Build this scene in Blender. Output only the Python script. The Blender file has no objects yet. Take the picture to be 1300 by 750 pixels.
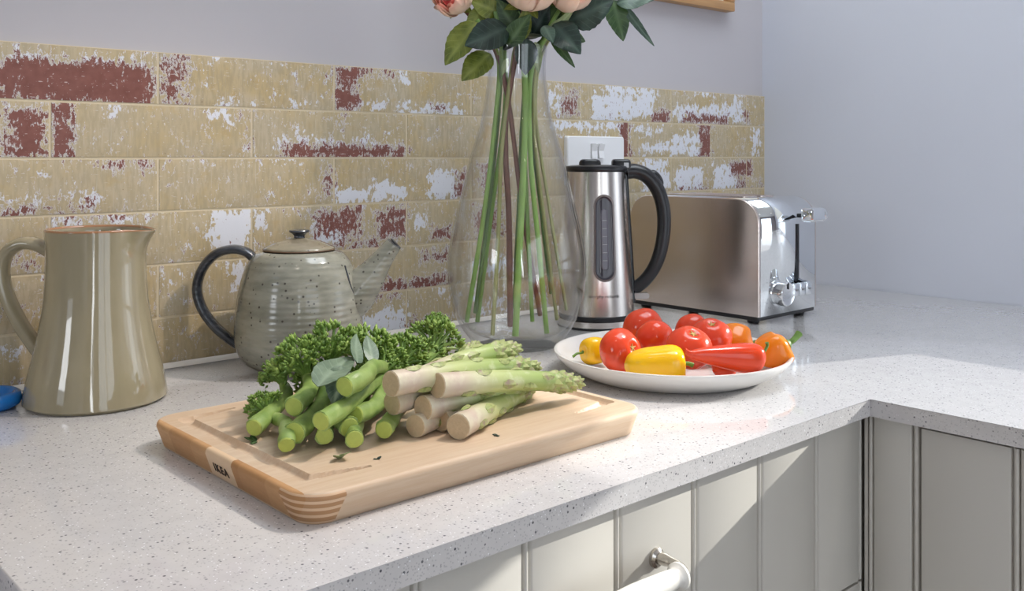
import bpy, bmesh, math, random
from mathutils import Vector, Matrix, noise
R = math.radians
random.seed(7)
scene = bpy.context.scene
C = scene.collection

# ------------------------------------------------------------------ camera, light, exposure
T = 0.92                                   # worktop height above the floor
cam_d = bpy.data.cameras.new('camera'); cam = bpy.data.objects.new('camera', cam_d); C.objects.link(cam)
cam.location = (-0.3436, -1.1706, T + 0.2622); cam.rotation_euler = (R(90), 0, -0.7332)
cam_d.sensor_width = 36; cam_d.lens = 1220.5 / 1300 * 36; cam_d.shift_y = -176.9 / 1300
cam_d.clip_start = 0.02
scene.camera = cam
RT = Vector((math.cos(.7332), -math.sin(.7332), 0))      # direction to the right of the room view
FW = Vector((math.sin(.7332), math.cos(.7332), 0))

world = bpy.data.worlds.new('world'); scene.world = world; world.use_nodes = True
bgn = world.node_tree.nodes['Background']; bgn.inputs[0].default_value = (0.80, 0.88, 1.0, 1); bgn.inputs[1].default_value = 1.65

def light(name, kind, loc, direction, power, color=(1, 1, 1), size=None, size_y=None, **kw):
    d = bpy.data.lights.new(name, kind); d.energy = power; d.color = color
    if kind == 'AREA':
        d.shape = 'RECTANGLE' if size_y else 'DISK'; d.size = size
        if size_y: d.size_y = size_y
    for k, v in kw.items(): setattr(d, k, v)
    o = bpy.data.objects.new(name, d); C.objects.link(o); o.location = loc
    o.rotation_euler = Vector(direction).to_track_quat('-Z', 'Z' if abs(Vector(direction).normalized().z) < .9 else 'Y').to_euler()
    return o
light('sun', 'SUN', (4, -2, 3), (-2.72, 1.0, -1.0), 5.0, (1.0, .965, .91), angle=R(0.5))
light('window_daylight', 'AREA', (1.62, -1.37, T + .235), (-1, 0, 0), 2.5, (.88, .94, 1), 1.25, .42)
light('added_garden_door_fill', 'AREA', (-.1, -3.52, T + .2), (0, 1, 0), 8, (.93, .965, 1), 1.5, 1.9)  # added fill: an unseen garden door made up for soft ambient light
light('added_rooflight_fill', 'AREA', (.85, -.62, 2.6), (0, 0, -1), 16, (.90, .95, 1), .95, .9)  # invented rooflight, added to brighten the worktop from above
light('slim_window_daylight', 'AREA', (-1.62, -3.52, T + .2), (.25, 1, 0), 12, (.95, .97, 1), .24, 1.9)
light('added_left_window_fill', 'AREA', (-2.5, -.72, T + .6), (1, 0, 0), 10, (.97, .97, 1), .5, .95)  # added left-side light, lifts the peninsula fronts and the toaster side
scene.view_settings.view_transform = 'Standard'; scene.view_settings.look = 'None'
scene.view_settings.gamma = 1; scene.view_settings.use_curve_mapping = False
scene.view_settings.exposure = 0.0
scene.cycles.use_denoising = True
scene.cycles.max_bounces = 12; scene.cycles.transparent_max_bounces = 16; scene.cycles.sample_clamp_indirect = 6

# ------------------------------------------------------------------ material helpers
def lin(c): return tuple(((v / 255) / 12.92 if v / 255 <= .04045 else ((v / 255 + .055) / 1.055) ** 2.4) for v in c) + (1,)
class NT:
    def __init__(s, name):
        s.m = bpy.data.materials.new(name); s.m.use_nodes = True; s.t = s.m.node_tree; s.n = s.t.nodes
        s.b = s.n['Principled BSDF']
    def N(s, kind, **kw):
        n = s.n.new(kind)
        for k, v in kw.items():
            if isinstance(k, str) and hasattr(n, k): setattr(n, k, v)
        return n
    def L(s, a, b): s.t.links.new(a, b)
    def coords(s, which='Object', scale=(1, 1, 1), rot=(0, 0, 0)):
        tc = s.N('ShaderNodeTexCoord'); mp = s.N('ShaderNodeMapping'); mp.inputs['Scale'].default_value = scale; mp.inputs['Rotation'].default_value = rot
        s.L(tc.outputs[which], mp.inputs[0]); return mp.outputs[0]
    def noise(s, co, scale, detail=3, rough=.5, dist=0):
        n = s.N('ShaderNodeTexNoise'); n.inputs['Scale'].default_value = scale; n.inputs['Detail'].default_value = detail
        n.inputs['Roughness'].default_value = rough; n.inputs['Distortion'].default_value = dist
        if co is not None: s.L(co, n.inputs['Vector'])
        return n.outputs['Fac']
    def ramp(s, fac, stops, interp='LINEAR'):
        r = s.N('ShaderNodeValToRGB'); r.color_ramp.interpolation = interp; e = r.color_ramp.elements
        while len(e) < len(stops): e.new(.5)
        for i, (p, c) in enumerate(stops):
            e[i].position = p; e[i].color = c if len(c) == 4 else tuple(c) + (1,)
        s.L(fac, r.inputs[0]); return r.outputs[0]
    def mix(s, fac, a, b, mode='MIX'):
        m = s.N('ShaderNodeMix'); m.data_type = 'RGBA'; m.blend_type = mode
        for sock, v in ((m.inputs[0], fac), (m.inputs[6], a), (m.inputs[7], b)):
            if hasattr(v, 'links'): s.L(v, sock)
            else: sock.default_value = v
        return m.outputs[2]
    def math(s, op, a, b=None, c=None, clamp=False):
        m = s.N('ShaderNodeMath'); m.operation = op; m.use_clamp = clamp
        for i, v in enumerate((a, b, c)):
            if v is None: continue
            if hasattr(v, 'links'): s.L(v, m.inputs[i])
            else: m.inputs[i].default_value = v
        return m.outputs[0]
    def step(s, v, lo, hi):
        m = s.N('ShaderNodeMapRange'); m.interpolation_type = 'SMOOTHSTEP'
        s.L(v, m.inputs[0]); m.inputs[1].default_value = lo; m.inputs[2].default_value = hi; return m.outputs[0]
    def bump(s, h, strength=.3, dist=.001):
        b = s.N('ShaderNodeBump'); b.inputs['Strength'].default_value = strength; b.inputs['Distance'].default_value = dist
        s.L(h, b.inputs['Height']); s.L(b.outputs[0], s.b.inputs['Normal'])
    def attr(s, name):
        a = s.N('ShaderNodeAttribute'); a.attribute_name = name; return a.outputs['Fac']
    def set(s, **kw):
        for k, v in kw.items():
            i = s.b.inputs[k]
            if hasattr(v, 'links'): s.L(v, i)
            else: i.default_value = v
        return s
MATS = {}
def simple(name, c, rough=.5, metal=0, var=.12, scale=30, bump=0, **kw):
    """plain procedural material: the colour with a soft noise variation"""
    if name in MATS: return MATS[name]
    t = NT(name); co = t.coords()
    f = t.noise(co, scale, 4)
    c4 = lin(c); d = tuple(v * (1 - var) for v in c4[:3]) + (1,); l = tuple(min(1, v * (1 + var)) for v in c4[:3]) + (1,)
    t.set(**{'Base Color': t.mix(f, d, l), 'Roughness': rough, 'Metallic': metal}, **kw)
    if bump: t.bump(f, bump, .001)
    MATS[name] = t.m; return t.m

# quartz worktop
t = NT('quartz'); co = t.coords()
v1 = t.N('ShaderNodeTexVoronoi'); v1.inputs['Scale'].default_value = 330; t.L(co, v1.inputs['Vector'])
sp = t.N('ShaderNodeSeparateColor'); t.L(v1.outputs['Color'], sp.inputs[0])
dark = t.math('MULTIPLY', t.math('GREATER_THAN', sp.outputs[0], .73), t.math('SUBTRACT', 1, t.step(v1.outputs['Distance'], .22, .42)))
v2 = t.N('ShaderNodeTexVoronoi'); v2.inputs['Scale'].default_value = 560; t.L(co, v2.inputs['Vector'])
sp2 = t.N('ShaderNodeSeparateColor'); t.L(v2.outputs['Color'], sp2.inputs[0])
fine = t.math('MULTIPLY', t.math('GREATER_THAN', sp2.outputs[1], .72), t.math('SUBTRACT', 1, t.step(v2.outputs['Distance'], .2, .45)))
glint = t.math('MULTIPLY', t.math('GREATER_THAN', sp2.outputs[0], .93), t.math('SUBTRACT', 1, t.step(v2.outputs['Distance'], .2, .4)))
base = t.mix(t.noise(co, 60, 4), lin((200, 197, 197)), lin((216, 213, 212)))
base = t.mix(t.math('MULTIPLY', dark, t.math('POWER', sp.outputs[1], 1.3)), base, lin((88, 88, 94)))
base = t.mix(t.math('MULTIPLY', fine, .4), base, lin((140, 139, 143)))
base = t.mix(glint, base, lin((248, 248, 250)))
t.set(**{'Base Color': base, 'Roughness': .07, 'Specular IOR Level': .55}); QUARTZ = t.m

# worn brick tiles: ochre glaze over white over red clay
t = NT('worn_tile'); co = t.coords(); oi = t.N('ShaderNodeObjectInfo')
ad = t.N('ShaderNodeVectorMath'); ad.operation = 'ADD'; t.L(co, ad.inputs[0])
cmb = t.N('ShaderNodeCombineXYZ'); t.L(t.math('MULTIPLY', oi.outputs['Random'], 37.0), cmb.inputs[0]); t.L(t.math('MULTIPLY', oi.outputs['Random'], 11.0), cmb.inputs[2]); t.L(cmb.outputs[0], ad.inputs[1])
cr = ad.outputs[0]
mp = t.N('ShaderNodeMapping'); mp.inputs['Scale'].default_value = (1, 1, .22); t.L(cr, mp.inputs[0]); streak = t.noise(mp.outputs[0], 210, 4, .6)
mp2 = t.N('ShaderNodeMapping'); mp2.inputs['Scale'].default_value = (1, 1, .45); t.L(cr, mp2.inputs[0]); brk = t.noise(mp2.outputs[0], 190, 6, .7)
broad = t.noise(cr, 16, 3)
c = t.mix(t.step(broad, .3, .7), lin((186, 164, 120)), lin((188, 174, 150)))
c = t.mix(t.math('MULTIPLY', t.step(streak, .40, .62), .55), c, lin((160, 146, 118)))
mp3 = t.N('ShaderNodeMapping'); mp3.inputs['Scale'].default_value = (.30, 1, 1.5); t.L(cr, mp3.inputs[0]); dash = t.step(t.noise(mp3.outputs[0], 330, 2, .5), .66, .71)
mp4 = t.N('ShaderNodeMapping'); mp4.inputs['Scale'].default_value = (1, 1, .04); t.L(cr, mp4.inputs[0]); hair = t.step(t.noise(mp4.outputs[0], 420, 2, .5), .62, .70)
c = t.mix(t.math('MULTIPLY', hair, .35), c, lin((206, 200, 186)))
c = t.mix(t.math('MULTIPLY', dash, .6), c, lin((220, 214, 206)))
c = t.mix(t.math('MULTIPLY', t.step(t.noise(cr, 45, 4), .55, .75), .45), c, lin((182, 150, 84)))
c = t.mix(t.math('MULTIPLY', oi.outputs['Random'], .35), c, lin((178, 166, 140)))
mid = t.noise(cr, 48, 3, .6, .4)
fin2 = t.noise(mp2.outputs[0], 260, 6, .75)
jag = t.math('ADD', t.math('MULTIPLY', t.math('SUBTRACT', mid, .5), 2.2), t.math('MULTIPLY', t.math('SUBTRACT', brk, .5), 2.4))
jag2 = t.math('ADD', t.math('MULTIPLY', t.math('SUBTRACT', mid, .5), 1.6), t.math('MULTIPLY', t.math('SUBTRACT', fin2, .5), 2.8))
wn = t.math('ADD', t.attr('white'), jag)
rn = t.math('ADD', t.attr('red'), jag2)
wm = t.math('MAXIMUM', t.step(wn, .47, .55), t.math('MULTIPLY', t.step(rn, .3, .36), .75))
rm = t.step(rn, .46, .53)
spk = t.step(t.noise(cr, 260, 3, .6), .69, .73); spw = t.step(t.noise(cr, 190, 2, .5), .70, .74)
c = t.mix(t.math('MULTIPLY', spw, .8), c, lin((222, 219, 214)))
c = t.mix(wm, c, lin((214, 215, 222)))
redc = t.mix(t.noise(cr, 90, 3), lin((106, 60, 52)), lin((142, 94, 84)))
c = t.mix(rm, c, redc)
c = t.mix(t.math('MULTIPLY', spk, t.math('MULTIPLY', t.math('SUBTRACT', 1, rm), .75)), c, lin((118, 92, 66)))
c = t.mix(t.math('MULTIPLY', t.math('MAXIMUM', spw, dash), t.math('MULTIPLY', rm, .7)), c, lin((214, 200, 198)))
t.set(**{'Base Color': c, 'Roughness': t.math('ADD', .3, t.math('MULTIPLY', brk, .2)), 'Specular IOR Level': .4})
hh = t.math('SUBTRACT', t.math('MULTIPLY', streak, .3), t.math('MULTIPLY', t.math('MAXIMUM', rm, t.math('MULTIPLY', wm, .5)), .8)); t.bump(hh, .5, .0006); TILE = t.m

GROUT = simple('grout', (206, 192, 164), .8, scale=300, bump=.3)
PLASTER_A = simple('plaster_warm_grey', (182, 178, 182), .85, var=.03, scale=4)
PLASTER_B = simple('plaster_blue_grey', (198, 201, 211), .85, var=.03, scale=4)
CEIL = simple('ceiling_paint', (236, 236, 234), .9, var=.02)
FLOOR = simple('floor_brown', (112, 96, 84), .5, var=.2, scale=6)
PAINT = simple('cabinet_paint', (204, 200, 192), .38, var=.025, scale=8)
CARC = simple('cabinet_shadow_gap', (150, 144, 136), .6)
WHITEP = simple('white_plastic', (232, 232, 234), .3, var=.02)
FRAMEW = simple('window_frame_white', (235, 235, 235), .4, var=.02)
SILI = simple('sealant_white', (224, 216, 206), .5, var=.05, scale=80)
BLACKP = simple('black_plastic', (26, 26, 30), .32, var=.2)
BLACKG = simple('black_gloss', (20, 20, 24), .18, var=.2)
CHROME = simple('chrome', (236, 238, 240), .10, 1, var=.02)
GREYP = simple('grey_plastic', (122, 118, 118), .35)
CERW = simple('white_ceramic', (238, 235, 228), .12, var=.02)

def brushed(name, c, rough, axis_scale, bump=.03):
    t = NT(name); co = t.coords(scale=axis_scale); f = t.noise(co, 500, 2, .5)
    a = lin(c); t.set(**{'Base Color': t.mix(f, tuple(v * .95 for v in a[:3]) + (1,), a), 'Metallic': 1, 'Roughness': t.math('ADD', rough - .02, t.math('MULTIPLY', f, .04))})
    t.bump(f, bump, .0002); return t.m
STEEL_H = brushed('brushed_steel_kettle', (212, 205, 200), .24, (.15, .15, 3))
STEEL_V = brushed('brushed_steel_toaster', (226, 214, 208), .24, (1, 3, .1))
TOASTCHROME = simple('toaster_chrome', (232, 236, 240), .05, 1, var=.01)

# thin clear glass: mirror-like by Fresnel, otherwise straight through
def thin_glass(name, tint=(1, 1, 1), ior=1.45, gain=1.0, edge=.8):
    t = NT(name); n = t.n; n.remove(t.b)
    tr = t.N('ShaderNodeBsdfTransparent')
    gl = t.N('ShaderNodeBsdfGlossy'); gl.inputs['Roughness'].default_value = .015; gl.inputs[0].default_value = (1, 1, 1, 1)
    ge = t.N('ShaderNodeNewGeometry'); dp = t.N('ShaderNodeVectorMath'); dp.operation = 'DOT_PRODUCT'; t.L(ge.outputs['Normal'], dp.inputs[0]); t.L(ge.outputs['Incoming'], dp.inputs[1])
    r0 = ((ior - 1) / (ior + 1)) ** 2
    sch = t.math('ADD', r0, t.math('MULTIPLY', t.math('POWER', t.math('SUBTRACT', 1, t.math('ABSOLUTE', dp.outputs['Value']), clamp=True), 5), 1 - r0))
    graz = t.math('POWER', t.math('SUBTRACT', 1, t.math('ABSOLUTE', dp.outputs['Value']), clamp=True), 3.0)
    t.L(t.mix(graz, tint + (1,), tuple(v * edge for v in tint) + (1,)), tr.inputs[0])      # longer way through the glass at the edges
    mx = t.N('ShaderNodeMixShader'); f = t.math('MULTIPLY', sch, gain, clamp=True)
    t.L(f, mx.inputs[0]); t.L(tr.outputs[0], mx.inputs[1]); t.L(gl.outputs[0], mx.inputs[2]); t.L(mx.outputs[0], n['Material Output'].inputs[0])
    return t.m
VASEG = thin_glass('vase_glass', (.988, .992, .993), 1.5, 1.0, .72)
PANEG = thin_glass('window_glass', (.98, .99, .99), 1.3, .5)

# ------------------------------------------------------------------ geometry helpers
def mesh(name, V, F, mat, parent=None, loc=(0, 0, 0), rot=(0, 0, 0), smooth=True, sharp=35, attrs=None):
    me = bpy.data.meshes.new(name); me.from_pydata([tuple(v) for v in V], [], F); me.update()
    if smooth:
        me.shade_smooth(); me.set_sharp_from_angle(angle=R(sharp))
    if mat: me.materials.append(mat)
    if attrs:
        for k, vals in attrs.items():
            a = me.attributes.new(k, 'FLOAT', 'POINT'); a.data.foreach_set('value', vals)
    return link(name, me, parent, loc, rot)
def link(name, me, parent=None, loc=(0, 0, 0), rot=(0, 0, 0)):
    o = bpy.data.objects.new(name, me); C.objects.link(o); o.location = loc; o.rotation_euler = rot
    if parent: o.parent = parent
    return o
def bmobj(name, bm, mat, parent=None, loc=(0, 0, 0), rot=(0, 0, 0), smooth=True, sharp=35):
    me = bpy.data.meshes.new(name); bmesh.ops.recalc_face_normals(bm, faces=bm.faces); bm.to_mesh(me); bm.free()
    if smooth: me.shade_smooth(); me.set_sharp_from_angle(angle=R(sharp))
    me.materials.append(mat); return link(name, me, parent, loc, rot)
def thing(name, label, cat, loc=(0, 0, 0), group=None, rot=(0, 0, 0)):
    o = link(name, None, None, loc, rot); o.empty_display_size = .02; return tag(o, label, cat, group)
def tag(o, label, cat, group=None, kind=None):
    o['label'] = label; o['category'] = cat
    if group: o['group'] = group
    if kind: o['kind'] = kind
    return o
def struct(o, label=None):
    o['kind'] = 'structure'
    if label: o['label'] = label
    return o
def boxbm(a, b, bev=0, seg=2, edges=None):
    bm = bmesh.new(); bmesh.ops.create_cube(bm, size=1)
    for v in bm.verts: v.co = Vector([a[i] + (v.co[i] + .5) * (b[i] - a[i]) for i in range(3)])
    if bev: bmesh.ops.bevel(bm, geom=[e for e in bm.edges if edges is None or edges(e)], offset=bev, segments=seg, profile=.5, affect='EDGES')
    return bm
def box(name, a, b, mat, parent=None, bev=0, seg=2, **kw): return bmobj(name, boxbm(a, b, bev, seg), mat, parent, **kw)
def prism(poly, z0, z1):
    n = len(poly); V = [(x, y, z0) for x, y in poly] + [(x, y, z1) for x, y in poly]
    return V, [tuple(range(n))[::-1], tuple(range(n, 2 * n))] + [(i, (i + 1) % n, n + (i + 1) % n, n + i) for i in range(n)]
def rrect(x0, x1, y0, y1, r, k=6):
    out = []
    for cx, cy, a in ((x1 - r, y0 + r, -90), (x1 - r, y1 - r, 0), (x0 + r, y1 - r, 90), (x0 + r, y0 + r, 180)):
        for i in range(k + 1):
            w = R(a + 90 * i / k); out.append((cx + r * math.cos(w), cy + r * math.sin(w)))
    return out
def loft(rings, cap0=True, cap1=True, closed=True):
    V = []; F = []; n = len(rings[0])
    for r in rings: V += [tuple(p) for p in r]
    for i in range(len(rings) - 1):
        for j in range(n if closed else n - 1):
            k = (j + 1) % n; F.append((i * n + j, i * n + k, (i + 1) * n + k, (i + 1) * n + j))
    if cap0: F.append(tuple(range(n))[::-1])
    if cap1: F.append(tuple((len(rings) - 1) * n + j for j in range(n)))
    return V, F
def lathe(prof, seg=64, cap0=True, cap1=False, f=None):
    rings = []
    for r, z in prof:
        rings.append([(r * math.cos(2 * math.pi * j / seg), r * math.sin(2 * math.pi * j / seg), z) for j in range(seg)])
    V, F = loft(rings, cap0, cap1)
    if f: V = [f(Vector(v)) for v in V]
    return V, F
def spline(pts, n):
    """Catmull-Rom through points of any dimension"""
    P = [tuple(p) for p in pts]; P = [tuple(2 * a - b for a, b in zip(P[0], P[1]))] + P + [tuple(2 * a - b for a, b in zip(P[-1], P[-2]))]
    out = []; m = len(P) - 3
    for i in range(n):
        u = i / (n - 1) * m; k = min(int(u), m - 1); s = u - k
        a, b, c, d = P[k:k + 4]
        out.append(tuple(.5 * (2 * b[q] + (c[q] - a[q]) * s + (2 * a[q] - 5 * b[q] + 4 * c[q] - d[q]) * s * s + (3 * b[q] - a[q] - 3 * c[q] + d[q]) * s ** 3) for q in range(len(a))))
    return out
def tube(path, radii, seg=10, cap=True, ell=None, up=None, mod=None):
    path = [Vector(p) for p in path]; n = len(path)
    if not hasattr(radii, '__len__'): radii = [radii] * n
    rings = []; nrm = None
    for i, p in enumerate(path):
        tg = (path[min(i + 1, n - 1)] - path[max(i - 1, 0)]).normalized()
        if up is not None: a = Vector(up); a = (a - tg * a.dot(tg)).normalized()
        else:
            if nrm is None: nrm = tg.orthogonal()
            a = (nrm - tg * nrm.dot(tg)).normalized(); nrm = a
        b = tg.cross(a); r = radii[i]; ea, eb = ell or (1, 1)
        ring = []
        for j in range(seg):
            w = 2 * math.pi * j / seg; m = mod(w, i / (n - 1)) if mod else 1
            ring.append(p + (a * math.cos(w) * ea + b * math.sin(w) * eb) * r * m)
        rings.append(ring)
    return loft(rings, cap, cap)
def merge(parts):
    V = []; F = []
    for v, f in parts:
        k = len(V); V += [tuple(p) for p in v]; F += [tuple(i + k for i in q) for q in f]
    return V, F
def text_mesh(body, size, depth, spacing=1.0, bold=0):
    cu = bpy.data.curves.new('lettering', 'FONT'); cu.body = body; cu.size = size; cu.extrude = depth; cu.align_x = 'CENTER'; cu.align_y = 'CENTER'; cu.space_character = spacing; cu.offset = bold
    o = bpy.data.objects.new('lettering', cu); C.objects.link(o); bpy.context.view_layer.update()
    me = bpy.data.meshes.new_from_object(o.evaluated_get(bpy.context.evaluated_depsgraph_get()))
    V = [v.co.copy() for v in me.vertices]; F = [tuple(p.vertices) for p in me.polygons]
    bpy.data.objects.remove(o); bpy.data.curves.remove(cu); bpy.data.meshes.remove(me); return V, F

# ------------------------------------------------------------------ room
XW, YF, XL, ZC = 1.4424, -3.42, -2.35, 2.42
struct(box('floor', (XL - .1, YF - .1, -.06), (XW + .1, .12, 0), FLOOR))
wb = struct(box('wall_back', (XL - .1, .007, 0), (XW + .1, .12, ZC), PLASTER_A))
def wall_with_holes(name, u0, u1, z0, z1, holes, thick, place, mat):
    us = sorted({u0, u1, *[h[0] for h in holes], *[h[1] for h in holes]}); zs = sorted({z0, z1, *[h[2] for h in holes], *[h[3] for h in holes]})
    bm = bmesh.new(); g = {}
    def v(i, j, k):
        if (i, j, k) not in g: g[i, j, k] = bm.verts.new(place(us[i], zs[j], k * thick))
        return g[i, j, k]
    def solid(i, j):
        if not (0 <= i < len(us) - 1 and 0 <= j < len(zs) - 1): return False
        cu, cz = (us[i] + us[i + 1]) / 2, (zs[j] + zs[j + 1]) / 2
        return not any(h[0] < cu < h[1] and h[2] < cz < h[3] for h in holes)
    for i in range(len(us) - 1):
        for j in range(len(zs) - 1):
            if not solid(i, j): continue
            for k in (0, 1): bm.faces.new([v(i, j, k), v(i + 1, j, k), v(i + 1, j + 1, k), v(i, j + 1, k)])
            for di, dj, e in ((-1, 0, ((0, 0), (0, 1))), (1, 0, ((1, 0), (1, 1))), (0, -1, ((0, 0), (1, 0))), (0, 1, ((0, 1), (1, 1)))):
                if not solid(i + di, j + dj):
                    (a, b), (c2, d) = e; bm.faces.new([v(i + a, j + b, 0), v(i + c2, j + d, 0), v(i + c2, j + d, 1), v(i + a, j + b, 1)])
    return bmobj(name, bm, mat, smooth=False)
W5 = (-1.02, -.42, T + .08, T + 1.12)  # made-up opening in the left wall for the added light
W1 = (-2.0, -.775, T + .0, T + 1.18)
struct(wall_with_holes('wall_right', YF - .1, .007, 0, ZC, [W1], .1, lambda u, z, k: (XW + k, u, z), PLASTER_B))
struct(wall_with_holes('wall_left', YF - .1, .007, 0, ZC, [W5], .1, lambda u, z, k: (XL - k, u, z), PLASTER_A))
RLH = (.35, 1.35, -1.1, -.14)  # ceiling hole made up for the added rooflight
struct(wall_with_holes('ceiling', XL - .1, XW + .1, YF - .1, .12, [RLH], .1, lambda u, z, k: (u, z, ZC + k), CEIL))
W2, W3 = (-.9, .7, .02, 2.12), (-1.82, -1.42, .02, 2.12)
struct(wall_with_holes('wall_front', XL, XW, 0, ZC, [W2, W3], .1, lambda u, z, k: (u, YF - k, z), PLASTER_A))
def window(name, u0, u1, z0, z1, place, rails=(), mulls=(), fw=.045):
    def bar(nm, a, b, c2, d, par, k0=.03, k1=.08):
        p, q = place(a, c2, k0), place(b, d, k1)
        return box(nm, tuple(min(x, y) for x, y in zip(p, q)), tuple(max(x, y) for x, y in zip(p, q)), FRAMEW, par)
    w = struct(bar(name, u0, u1, z0, z0 + .012, None))
    bar('frame', u0, u1, z1 - fw, z1, w); bar('frame', u0, u0 + fw, z0, z1, w); bar('frame', u1 - fw, u1, z0, z1, w)
    for a, b in rails: bar('rail', u0, u1, a, b, w)
    for a, b in mulls: bar('mullion', a, b, z0, z1, w)
    p, q = place(u0, z0, .052), place(u1, z1, .056)
    box('pane', tuple(min(x, y) for x, y in zip(p, q)), tuple(max(x, y) for x, y in zip(p, q)), PANEG, w)
window('window_1', *W1, lambda u, z, k: (XW + k, u, z), rails=[(T + .160, T + .2086)], fw=.012)
window('added_garden_door', *W2, lambda u, z, k: (u, YF - k, z), mulls=[(-.13, -.07)])  # unseen garden door, put in to let diffuse light into the room
window('window_3', *W3, lambda u, z, k: (u, YF - k, z), fw=.03)
window('added_rooflight', *RLH, lambda u, z, k: (u, z, ZC + k), mulls=[(.83, .87)])  # frame of the made-up rooflight, out of view
window('added_left_window', *W5, lambda u, z, k: (XL - k, u, z), mulls=[])  # frame of the left window added for its light
BLINDM = NT('blind_fabric'); tb = BLINDM
tl = tb.N('ShaderNodeBsdfTranslucent'); tl.inputs[0].default_value = (.8, .79, .76, 1); ms = tb.N('ShaderNodeMixShader'); ms.inputs[0].default_value = .3
tb.set(**{'Base Color': tb.mix(tb.noise(tb.coords(), 400), lin((226, 224, 218)), lin((238, 236, 230))), 'Roughness': .9})
tb.L(tb.b.outputs[0], ms.inputs[1]); tb.L(tl.outputs[0], ms.inputs[2]); tb.L(ms.outputs[0], tb.n['Material Output'].inputs[0])
bl = thing('roller_blind', 'white roller blind half lowered over the side window', 'blind', (XW + .016, -1.345, T + .45))
box('fabric', (-.001, -.645, .012), (.001, .645, .70), tb.m, bl); box('bottom_bar', (-.006, -.648, 0), (.006, .648, .014), FRAMEW, bl, .003)
V, F = tube([(0, -.64, .71), (0, .64, .71)], .014, 16); mesh('roller', V, F, FRAMEW, bl)

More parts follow.
